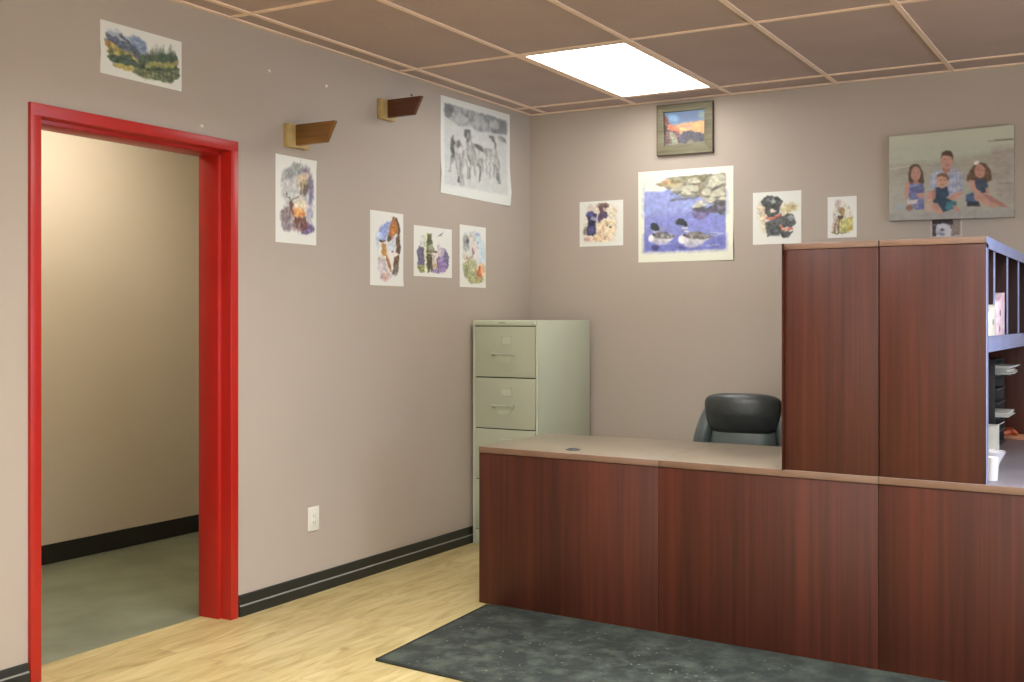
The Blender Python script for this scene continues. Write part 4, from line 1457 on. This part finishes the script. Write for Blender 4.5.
# ---- two black dogs in red collars
def art_black_dogs():
    A = Art([(48, 90), (550, 68), (550, 608), (48, 632)], 110, 120, 10)
    A.warp(16, 10)
    A.ell(150, 280, 54, 90, (212, 190, 150), 0, 46, 0.9)
    A.ell(160, 420, 34, 80, (222, 204, 160), 0, 40, 0.8)
    A.ell(420, 250, 90, 50, (206, 190, 132), -10, 44, 0.9)
    A.ell(470, 240, 40, 36, (190, 170, 112), 0, 32, 0.7)
    A.warp(5, 20)
    A.poly([(178, 400), (230, 370), (350, 320), (370, 330), (400, 440), (360, 520), (330, 520), (300, 540), (200, 545), (185, 480)], (92, 94, 92), 12, 1, 0.2)
    A.poly([(130, 190), (170, 140), (200, 124), (260, 128), (310, 128), (345, 160), (362, 185), (340, 215), (328, 260), (320, 300), (270, 340), (205, 345), (182, 300), (178, 240), (155, 222)], (74, 78, 76), 8, 1, 0.2)
    A.ell(215, 160, 26, 18, (120, 124, 122), 0, 12, 0.8)
    A.ell(262, 180, 24, 30, (168, 174, 172), 0, 14, 0.9)
    A.ell(232, 156, 8, 6, (40, 40, 38), 0, 4)
    A.ell(290, 158, 8, 6, (40, 40, 38), 0, 4)
    A.ell(258, 228, 28, 24, (62, 62, 62), 0, 8, 1)
    A.ell(256, 212, 14, 7, (130, 130, 130), 0, 6, 0.7)
    A.ell(256, 278, 34, 18, (234, 206, 196), 0, 8, 1)
    A.ell(220, 300, 20, 30, (82, 100, 76), 0, 16, 0.8)
    A.line([(192, 350), (240, 362), (290, 344), (340, 312)], 22, (212, 92, 72), 8, 1)
    A.line([(205, 348), (240, 355)], 7, (232, 130, 110), 6, 0.8)
    A.poly([(205, 430), (300, 420), (330, 500), (250, 540), (200, 510)], (80, 86, 86), 18, 0.8, 0.25)
    # smaller dog
    A.poly([(350, 380), (370, 325), (420, 302), (465, 320), (485, 370), (480, 420), (440, 450), (380, 450)], (82, 88, 84), 8, 1, 0.2)
    A.ell(440, 352, 30, 28, (150, 160, 162), 20, 14, 0.85)
    A.ell(470, 400, 20, 18, (84, 88, 86), 0, 8, 0.9)
    A.line([(335, 430), (365, 465), (410, 470), (455, 455)], 22, (216, 112, 88), 8, 1)
    A.ell(385, 462, 24, 10, (236, 190, 160), 10, 8, 0.9)
    A.poly([(335, 490), (440, 485), (475, 480), (420, 540), (370, 556), (335, 530)], (72, 74, 74), 10, 1, 0.2)
    return A


# ---- hound in yellow grass
def art_hound():
    A = Art([(72, 85), (438, 72), (430, 605), (68, 608)], 76, 106, 11)
    A.warp(9, 12)
    A.poly([(180, 140), (240, 125), (310, 160), (350, 230), (390, 340), (390, 520), (300, 550), (130, 545), (140, 330), (150, 240)], (214, 206, 184), 22, 0.95)
    A.ell(205, 200, 34, 70, (192, 176, 164), 0, 24, 0.9)
    A.ell(205, 140, 36, 14, (190, 166, 160), 0, 16, 0.8)
    A.line([(280, 150), (330, 190), (350, 240)], 9, (182, 184, 160), 12, 0.8)
    A.line([(258, 180), (300, 240), (320, 320)], 16, (232, 232, 214), 14, 0.8)
    A.ell(158, 300, 14, 18, (176, 150, 150), 0, 12, 0.7)
    A.ell(250, 262, 32, 48, (150, 118, 66), 10, 12, 0.95, 0.2)
    A.ell(262, 280, 16, 24, (192, 156, 92), 0, 10, 0.8)
    A.poly([(200, 320), (280, 320), (260, 370), (220, 375), (205, 350)], (84, 66, 44), 12, 0.95)
    A.poly([(150, 340), (200, 335), (200, 400), (170, 540), (140, 540)], (206, 176, 144), 14, 0.9)
    A.line([(200, 375), (168, 450), (150, 535)], 17, (116, 84, 56), 10, 0.9)
    A.line([(218, 380), (205, 470), (208, 545)], 17, (116, 96, 52), 10, 0.9)
    A.poly([(230, 390), (330, 340), (390, 350), (385, 510), (300, 545), (225, 540)], (190, 182, 92), 18, 0.9, 0.25)
    A.ell(270, 440, 44, 48, (206, 200, 112), 0, 22, 0.8, 0.15)
    A.ell(355, 490, 32, 30, (190, 164, 52), 0, 16, 0.9)
    A.line([(300, 470), (270, 520), (290, 545)], 13, (128, 120, 62), 10, 0.8)
    A.line([(125, 543), (200, 550), (300, 545)], 13, (116, 108, 70), 10, 0.9)
    return A


# ---- family on a beach
def art_family():
    A = Art([(38, 112), (830, 38), (826, 608), (50, 645)], 230, 158, 12, (186, 184, 160))
    A.sat, A.fade, A.wob, A.rough = 0.85, 0.0, 0.3, 0.14
    A.poly([(30, 100), (840, 30), (840, 180), (30, 290)], (190, 190, 164), 40, 1)
    A.poly([(30, 170), (500, 150), (840, 170), (840, 300), (30, 300)], (182, 186, 162), 50, 1)
    A.poly([(30, 290), (300, 270), (840, 190), (840, 420), (30, 440)], (168, 162, 144), 40, 1)
    A.poly([(30, 380), (840, 380), (840, 660), (30, 660)], (172, 168, 150), 40, 1)
    A.poly([(700, 180), (840, 170), (840, 560), (760, 540), (690, 420)], (164, 152, 140), 50, 0.8)
    A.poly([(30, 600), (840, 545), (840, 660), (30, 660)], (162, 158, 148), 30, 0.9)
    r = A.rng
    for k in range(60):
        x, y = 40 + r.rand() * 760, 250 + r.rand() * 330
        A.line([(x, y), (x + 40 + r.rand() * 70, y - 4 - r.rand() * 4)], 3 + r.rand() * 3, (148, 142, 126) if k % 2 else (192, 186, 168), 7, 0.4)
    A.line([(40, 318), (180, 296)], 7, (208, 200, 176), 7, 0.8)
    A.line([(670, 140), (826, 128)], 4, (96, 90, 76), 3, 0.9)
    A.line([(720, 133), (826, 126)], 7, (104, 98, 84), 4, 0.9)
    A.line([(700, 215), (830, 190)], 6, (150, 140, 126), 7, 0.8)
    A.line([(730, 400), (826, 402)], 5, (130, 120, 108), 5, 0.8)
    A.line([(690, 350), (800, 335)], 5, (142, 134, 120), 6, 0.7)
    SK, SK2 = (196, 144, 122), (178, 122, 104)
    A.warp(2.5, 40)
    # father: plaid shirt, arms round the child
    A.poly([(318, 350), (370, 318), (440, 300), (490, 320), (512, 380), (518, 440), (500, 480), (430, 500), (340, 480), (308, 430)], (168, 172, 186), 5, 1, 0.1)
    for k in range(9):
        A.line([(322 + k * 22, 325), (318 + k * 23, 480)], 5, (128, 140, 182), 5, 0.6)
    for k in range(6):
        A.line([(312, 345 + k * 24), (516, 338 + k * 24)], 5, (120, 134, 172) if k % 2 else (206, 206, 208), 5, 0.55)
    A.poly([(385, 270), (440, 270), (440, 320), (410, 350), (385, 320)], SK2, 4)
    A.ell(417, 262, 38, 54, SK, 0, 5)
    A.poly([(380, 245), (384, 212), (412, 198), (445, 206), (458, 235), (456, 262), (446, 238), (420, 228), (392, 232)], (92, 70, 54), 4)
    A.line([(400, 252), (410, 252)], 4, (110, 76, 64), 3, 0.7)
    A.line([(428, 252), (440, 252)], 4, (110, 76, 64), 3, 0.7)
    A.line([(406, 290), (430, 290)], 5, (160, 92, 84), 4, 0.8)
    A.poly([(300, 460), (345, 450), (340, 500), (310, 560), (280, 560), (288, 500)], SK, 5)
    A.poly([(470, 460), (510, 450), (505, 490), (440, 520), (396, 515), (400, 495), (440, 485)], SK, 5)
    # father's legs
    A.poly([(280, 520), (330, 500), (340, 560), (310, 585), (275, 575)], (194, 164, 138), 5)
    # left girl
    A.poly([(180, 300), (205, 284), (240, 290), (262, 330), (274, 400), (262, 425), (240, 400), (190, 405), (174, 420), (170, 350)], (98, 74, 58), 5)
    A.poly([(155, 400), (180, 395), (180, 470), (160, 520), (148, 480)], SK, 5)
    A.poly([(180, 410), (262, 405), (275, 440), (272, 490), (276, 572), (210, 570), (190, 510), (172, 490)], (112, 116, 160), 5, 1, 0.15)
    for k in range(26):
        A.ell(184 + r.rand() * 86, 412 + r.rand() * 150, 6, 5, [(74, 94, 150), (160, 168, 196), (64, 128, 142), (128, 96, 128)][k % 4], 0, 4, 0.8)
    A.ell(218, 345, 32, 46, SK, 0, 5)
    A.poly([(205, 380), (232, 380), (236, 410), (202, 410)], SK2, 4)
    A.line([(204, 340), (212, 340)], 4, (112, 76, 64), 3, 0.6)
    A.line([(226, 340), (234, 340)], 4, (112, 76, 64), 3, 0.6)
    A.line([(210, 366), (226, 366)], 4, (170, 96, 90), 3, 0.8)
    A.poly([(225, 470), (275, 465), (278, 490), (240, 500)], SK, 5)
    A.poly([(165, 515), (240, 505), (225, 535), (165, 540)], (206, 194, 192), 6)
    A.ell(182, 560, 24, 20, (148, 108, 88), 0, 6)
    A.poly([(85, 545), (150, 535), (150, 575), (90, 580)], (158, 166, 172), 12, 0.8)
    # middle child
    A.poly([(345, 430), (420, 425), (430, 480), (410, 500), (480, 520), (470, 560), (400, 585), (330, 520)], (52, 74, 92), 5, 1, 0.12)
    A.line([(372, 425), (380, 460)], 6, (48, 66, 84), 4)
    A.ell(388, 390, 36, 46, (204, 152, 120), 0, 5)
    A.poly([(354, 380), (356, 350), (385, 338), (415, 342), (430, 370), (424, 392), (412, 366), (380, 358), (360, 366)], (130, 92, 66), 4)
    A.line([(374, 385), (382, 385)], 4, (104, 70, 60), 3, 0.7)
    A.line([(396, 385), (404, 385)], 4, (104, 70, 60), 3, 0.7)
    A.line([(380, 414), (394, 414)], 4, (172, 96, 84), 3, 0.8)
    A.poly([(415, 520), (470, 510), (482, 545), (430, 580), (405, 560)], (64, 128, 136), 6, 0.9, 0.15)
    A.poly([(325, 530), (360, 530), (400, 590), (370, 600), (330, 575)], SK, 5)
    A.poly([(450, 540), (480, 545), (505, 575), (470, 582)], SK, 5)
    A.poly([(330, 450), (352, 440), (345, 500), (325, 520)], SK2, 5)
    # right girl
    A.poly([(560, 330), (585, 285), (625, 270), (665, 285), (690, 330), (692, 380), (665, 395), (640, 380), (600, 380), (575, 400), (540, 390), (545, 350)], (104, 78, 58), 6, 1, 0.2)
    A.poly([(595, 380), (660, 378), (672, 420), (665, 460), (600, 470), (585, 430)], (62, 74, 92), 5, 1, 0.12)
    A.poly([(540, 470), (580, 460), (600, 500), (612, 540), (545, 545), (535, 510)], (74, 98, 130), 6, 1, 0.15)
    A.poly([(545, 515), (612, 520), (625, 545), (545, 548)], (50, 48, 52), 6, 0.9)
    A.poly([(555, 380), (585, 385), (600, 440), (650, 470), (640, 490), (585, 465), (560, 420)], SK, 5)
    A.poly([(655, 430), (672, 430), (680, 470), (660, 480)], SK, 5)
    A.poly([(585, 475), (640, 478), (700, 515), (740, 540), (700, 555), (640, 535), (590, 505)], SK, 5)
    A.poly([(640, 470), (690, 480), (760, 525), (800, 552), (750, 545), (690, 515)], SK2, 6)
    A.ell(622, 325, 32, 44, (192, 136, 112), 0, 5)
    A.line([(608, 322), (616, 322)], 4, (100, 66, 56), 3, 0.6)
    A.line([(630, 322), (638, 322)], 4, (100, 66, 56), 3, 0.6)
    A.line([(614, 350), (630, 350)], 4, (160, 84, 80), 3, 0.8)
    A.ell(602, 274, 18, 12, (222, 214, 200), -20, 4)
    return A


# ---- small black and white snapshot
def art_snapshot():
    A = Art([(135, -110), (840, -130), (845, 498), (135, 520)], 70, 66, 13, (206, 190, 178))
    A.fade, A.rough = 0.0, 0.15
    A.poly([(165, -90), (806, -105), (806, 470), (165, 490)], (146, 132, 118), 12)
    A.poly([(165, -90), (640, -100), (640, 200), (165, 200)], (64, 54, 54), 20, 1, 0.2)
    A.poly([(185, 220), (300, 240), (270, 480), (190, 480)], (72, 64, 66), 20, 1)
    A.poly([(280, 200), (420, 170), (560, 230), (610, 320), (600, 500), (280, 490), (250, 360)], (204, 200, 204), 22, 1)
    A.ell(400, 330, 46, 34, (84, 78, 80), 0, 24, 0.95)
    A.ell(380, 430, 90, 36, (120, 116, 130), 10, 28, 0.85)
    A.ell(330, 380, 40, 60, (160, 156, 176), 0, 30, 0.7)
    A.ell(520, 400, 50, 90, (198, 204, 192), 0, 30, 0.8)
    A.line([(600, 200), (610, 300)], 30, (108, 96, 94), 20, 0.8)
    A.line([(640, 440), (700, 410), (780, 440)], 16, (120, 92, 84), 14, 0.7)
    return A


G1 = 'animal and landscape prints on the walls'
tag(sheet('landscape_print', art_landscape(), 'x', -3.385, -2.972, 2.263, 2.469, curl=[(0, 0.6, 0.25, 0.004)]),
    'unframed mountain lake landscape print taped above the red doorway', 'picture')
tag(sheet('horse_drawing', art_pencil_horses(), 'x', -1.036, -0.262, 2.030, 2.590, skew=(-0.004, 0.006, -0.006, 0.004), curl=[(1, 0.85, 0.35, 0.014), (0, 0.8, 0.2, 0.006)]),
    'large black and white drawing of horses in snow, on the left wall near the corner', 'picture')
tag(sheet('stag_print', art_stag(), 'x', -2.401, -2.114, 1.672, 2.079, curl=[(1, 0, 0.2, 0.004)]),
    'unframed print of a glowing stag in violet brush, below the honey coloured bracket', 'picture')
tag(sheet('two_horses_print', art_two_horses(), 'x', -1.688, -1.398, 1.493, 1.881, curl=[(1, 1, 0.15, 0.004)]),
    'unframed print of two chestnut horse heads against blue, leftmost of the three small prints', 'picture')
tag(sheet('wolves_print', art_wolves(), 'x', -1.300, -0.922, 1.5535, 1.8315),
    'squarish print of wolves in violet woods, middle of the three small prints', 'picture')
tag(sheet('fox_print', art_fox(), 'x', -0.838, -0.549, 1.506, 1.869),
    'narrow pale print with an orange fox at the bottom, above the filing cabinet', 'picture')
tag(sheet('puppies_print', art_pups(), 'y', 0.359, 0.6585, 1.7735, 2.054),
    'small square print of three puppies on the back wall near the corner', 'picture')
tag(sheet('loons_print', art_loons(), 'y', 0.760, 1.363, 1.6645, 2.2155, curl=[(1, 0.85, 0.3, 0.012)]),
    'large print of two loons on blue water, hanging below the framed sunset picture', 'picture')
tag(sheet('black_dogs_print', art_black_dogs(), 'y', 1.480, 1.762, 1.748, 2.0485, curl=[(1, 0.6, 0.3, 0.004)]),
    'square print of two black dogs wearing red collars, right of the loons', 'picture')
tag(sheet('hound_print', art_hound(), 'y', 1.910, 2.0695, 1.7705, 1.9995),
    'small upright print of a brown hound in yellow grass, right of the black dogs', 'picture')
tag(sheet('snapshot', art_snapshot(), 'y', 2.457, 2.615, 1.753, 1.893),
    'small black and white snapshot tucked under the lower edge of the family canvas', 'photograph')
# stretched canvas with depth
t = thing('family_canvas', 'large canvas photograph of a man and three children sitting on a beach', 'photograph', (2.56, -0.016, 1.847))
b = extr(bm_new(), [(2.247, 1.850), (2.8725, 1.842), (2.8715, 2.318), (2.2475, 2.306)], 'y', -0.0305, -0.002, 0.002)
obj('stretcher', b, plain('canvas_edge', (168, 160, 140), (150, 142, 124), rough=0.7, scale=20), t)
sheet('canvas_print', art_family(), 'y', 2.249, 2.8705, 1.848, 2.312, parent=t, thick=0.0006, gap=0.0309, skew=(-0.006, 0.005, -0.004, 0.003))

# sunset picture in its weathered wooden frame
t = thing('sunset_picture', 'canyon sunset picture in a weathered grey wooden frame close under the ceiling', 'picture', (1.067, -0.012, 2.305))
fo = [(0.893, 2.306), (1.240, 2.304), (1.240, 2.600), (0.893, 2.603)]
fi = [(0.940, 2.362), (1.190, 2.365), (1.193, 2.560), (0.932, 2.562)]
b = bm_new()
for i in range(4):
    j = (i + 1) % 4
    extr(b, [fo[i], fo[j], fi[j], fi[i]], 'y', -0.024, -0.003, 0.001)
obj('frame', b, OLIVEF, t)
b = bm_new()
for i in range(4):
    j = (i + 1) % 4
    k = 0.004

    def outw(p):
        return (p[0] + math.copysign(k, p[0] - 1.067), p[1] + math.copysign(k, p[1] - 2.46))
    extr(b, [fo[i], fo[j], outw(fo[j]), outw(fo[i])], 'y', -0.023, -0.001)
obj('frame_edge', b, OLIVED, t)
obj('backing', box(bm_new(), 0.934, 1.192, -0.008, -0.002, 2.362, 2.561), OLIVED, t, False)
sheet('picture_sheet', art_sunset(), 'y', 0.936, 1.190, 2.366, 2.560, parent=t, thick=0.0006, gap=0.009)

# ------------------------------------------------------------------ things on the right desk and in the cubbies
DZ = 0.7265
TRAYP = plain('grey_black_plastic', (52, 56, 56), (44, 48, 48), rough=0.35, scale=10)
t = thing('letter_tray_tower', 'tall black letter tray tower with papers sticking out, on the desk under the right hutch', 'letter tray', (2.80, -0.62, DZ))
b = bm_new()
X0, X1, Y0, Y1 = 2.645, 2.872, -0.80, -0.46
box(b, X0, X1, Y0, Y0 + 0.006, DZ, DZ + 0.40, 0.001)
box(b, X0, X1, Y1 - 0.006, Y1, DZ, DZ + 0.40, 0.001)
box(b, X0, X0 + 0.006, Y0 + 0.0065, Y1 - 0.0065, DZ, DZ + 0.40, 0.001)
obj('casing', b, BLACKP, t)
for k in range(6):
    z = DZ + 0.004 + k * 0.065
    obj('tray', box(bm_new(), X0 + 0.007, X1 + 0.010, Y0 + 0.0065, Y1 - 0.0065, z, z + 0.006, 0.001), TRAYP, t)
b = box(bm_new(), X0 + 0.006, X1, Y0, Y1, DZ + 0.4005, DZ + 0.405, 0.001)
obj('lid', b, BLACKP, t)


def paper_stack(cx, cy, z, w, d, n, label, seed, ragged=0.012, m=PAPER):
    r = random.Random(seed)
    bb = bm_new()
    zz = z
    for k in range(n):
        h = 0.0032
        dx, dy, a = r.uniform(-ragged, ragged), r.uniform(-ragged, ragged), r.uniform(-0.06, 0.06)
        c, s = math.cos(a), math.sin(a)
        pts = [(cx + dx + x * c - y * s, cy + dy + x * s + y * c) for x, y in ((-w / 2, -d / 2), (w / 2, -d / 2), (w / 2, d / 2), (-w / 2, d / 2))]
        prism(bb, pts, zz, zz + h)
        zz += h + 0.0004
    return tag(obj('paper_stack', bb, m, None, False), label, 'papers')


paper_stack(2.80, -0.62, DZ + 0.3295 + 0.0060, 0.24, 0.26, 11, 'ragged white papers sticking out of the topmost tray of the black tower', 5, 0.022)
paper_stack(2.80, -0.63, DZ + 0.1406, 0.23, 0.27, 6, 'white papers sticking out of a lower tray of the black tower', 6, 0.014)

# white crockery and cartons beside the end panel
cup = thing('paper_cup', 'white cup standing on the desk at the near end of the right hutch', 'cup', (3.005, -1.930, DZ))
b = lathe(bm_new(), [(0.020, DZ), (0.021, DZ + 0.003), (0.026, DZ + 0.080), (0.0275, DZ + 0.083), (0.0265, DZ + 0.085), (0.0235, DZ + 0.080), (0.019, DZ + 0.008)], 2.992, -1.895, 28)
obj('cup_body', b, WHITEC, cup)
b = lathe(bm_new(), [(0.024, DZ), (0.024, DZ + 0.006), (0.034, DZ + 0.035), (0.055, DZ + 0.075), (0.0565, DZ + 0.078), (0.053, DZ + 0.076), (0.031, DZ + 0.036), (0.020, DZ + 0.012)], 2.955, -1.62, 32)
bw = obj('bowl', b, WHITEC)
tag(bw, 'white ceramic bowl on the desk behind the white cup', 'bowl')
t = thing('white_carton', 'white open carton standing on the desk beside the black tray tower', 'carton', (2.90, -1.12, DZ))
b = bm_new()
cxn, cyn, wx, wy, hh = 2.880, -1.12, 0.085, 0.085, 0.135
box(b, cxn - wx / 2, cxn + wx / 2, cyn - wy / 2, cyn - wy / 2 + 0.003, DZ, DZ + hh)
box(b, cxn - wx / 2, cxn + wx / 2, cyn + wy / 2 - 0.003, cyn + wy / 2, DZ, DZ + hh)
box(b, cxn - wx / 2, cxn - wx / 2 + 0.003, cyn - wy / 2 + 0.003, cyn + wy / 2 - 0.003, DZ, DZ + hh)
box(b, cxn + wx / 2 - 0.003, cxn + wx / 2, cyn - wy / 2 + 0.003, cyn + wy / 2 - 0.003, DZ, DZ + hh)
box(b, cxn - wx / 2 + 0.003, cxn + wx / 2 - 0.003, cyn - wy / 2 + 0.003, cyn + wy / 2 - 0.003, DZ, DZ + 0.003)
obj('carton_body', b, WHITEP, t, False)
b = bm_new()
extr(b, [(cxn + wx / 2 - 0.001, DZ + hh), (cxn + wx / 2 + 0.022, DZ + hh + 0.012), (cxn + wx / 2 + 0.021, DZ + hh + 0.014), (cxn + wx / 2 - 0.002, DZ + hh + 0.002)], 'y', cyn - wy / 2, cyn + wy / 2)
obj('flap', b, WHITEP, t, False)

# snack wrapper and brown tray at the far end
b = bm_new()


def wr(p):
    return Vector((p.x, p.y + 0.01 * math.sin(p.x * 70), p.z + 0.006 * math.sin(p.x * 90 + p.y * 60)))


pillow(b, (2.86, -0.275, DZ + 0.032), (0.055, 0.030, 0.017), (2.4, 2.4), 30, 18, wr)
tag(obj('snack_wrapper', b, ORANGE), 'crumpled orange wrapper on the desk at the far end under the right hutch', 'wrapper')
b = bm_new()
box(b, 2.70, 2.97, -0.335, -0.215, DZ, DZ + 0.006, 0.002)
for q in ((2.70, 2.97, -0.335, -0.331), (2.70, 2.97, -0.219, -0.215), (2.70, 2.704, -0.3305, -0.2195), (2.966, 2.97, -0.3305, -0.2195)):
    box(b, *q, DZ + 0.0061, DZ + 0.018, 0.001)
tag(obj('desk_tray', b, KRAFT), 'low brown tray under the orange wrapper at the far end of the desk', 'tray')

# cartons in the first cubbies
CZ = 1.225 + 0.0292


def carton(x0, x1, y0, y1, h, m, label, slope=0.0, spots=()):
    t = thing('printed_carton', label, 'carton', ((x0 + x1) / 2, (y0 + y1) / 2, CZ))
    b = extr(bm_new(), [(y0, CZ), (y1, CZ), (y1, CZ + h), (y0, CZ + h - slope)], 'x', x0, x1, 0.0015)
    body = obj('carton_body', b, m, t)
    for yy, zz in spots:
        b = lathe(bm_new(), [(0.012, 0), (0.012, 0.0008)], n=16)
        bmesh.ops.rotate(b, verts=b.verts, matrix=Matrix.Rotation(math.radians(90), 3, 'Y'))
        bmesh.ops.translate(b, verts=b.verts, vec=(x1 + 0.0002, y0 + (y1 - y0) * yy, CZ + zz))
        obj('printed_spot', b, SPOT, body)
    return t


SPOT = plain('dark_spot', (110, 60, 90), (70, 50, 70), rough=0.5, scale=20)
carton(2.70, 2.996, -1.976, -1.806, 0.115, PAPER, 'white carton with a slanted top in the first cubbyhole of the right hutch', slope=0.03, spots=((0.5, 0.05),))
carton(2.70, 2.998, -1.777, -1.560, 0.165, PINKP, 'pink and white printed carton with dark spots in the second cubbyhole of the right hutch', slope=0.045, spots=((0.35, 0.085), (0.3, 0.025)))
carton(2.70, 2.93, -1.545, -1.42, 0.185, KRAFT, 'brown card box standing behind the pink printed carton')

# paint chips and slivers on the hallway floor
for cx, cy, ln, lb in ((-1.50, -1.36, 0.05, 'small pale sliver of wood on the hallway floor, nearest the far baseboard'),
                       (-1.30, -1.52, 0.09, 'thin pale sliver of wood on the hallway floor, beside the right door jamb'),
                       (-0.95, -1.90, 0.03, 'small dark chip on the hallway concrete, nearest the doorway')):
    b = prism(bm_new(), [(cx - ln / 2, cy - 0.006), (cx + ln * 0.4, cy - 0.012), (cx + ln / 2, cy + 0.004), (cx - ln * 0.3, cy + 0.010)], -0.0018, 0.002, 0.0005)
    tag(obj('wood_sliver', b, SLOTD if ln < 0.04 else PAPER), lb, 'sliver')
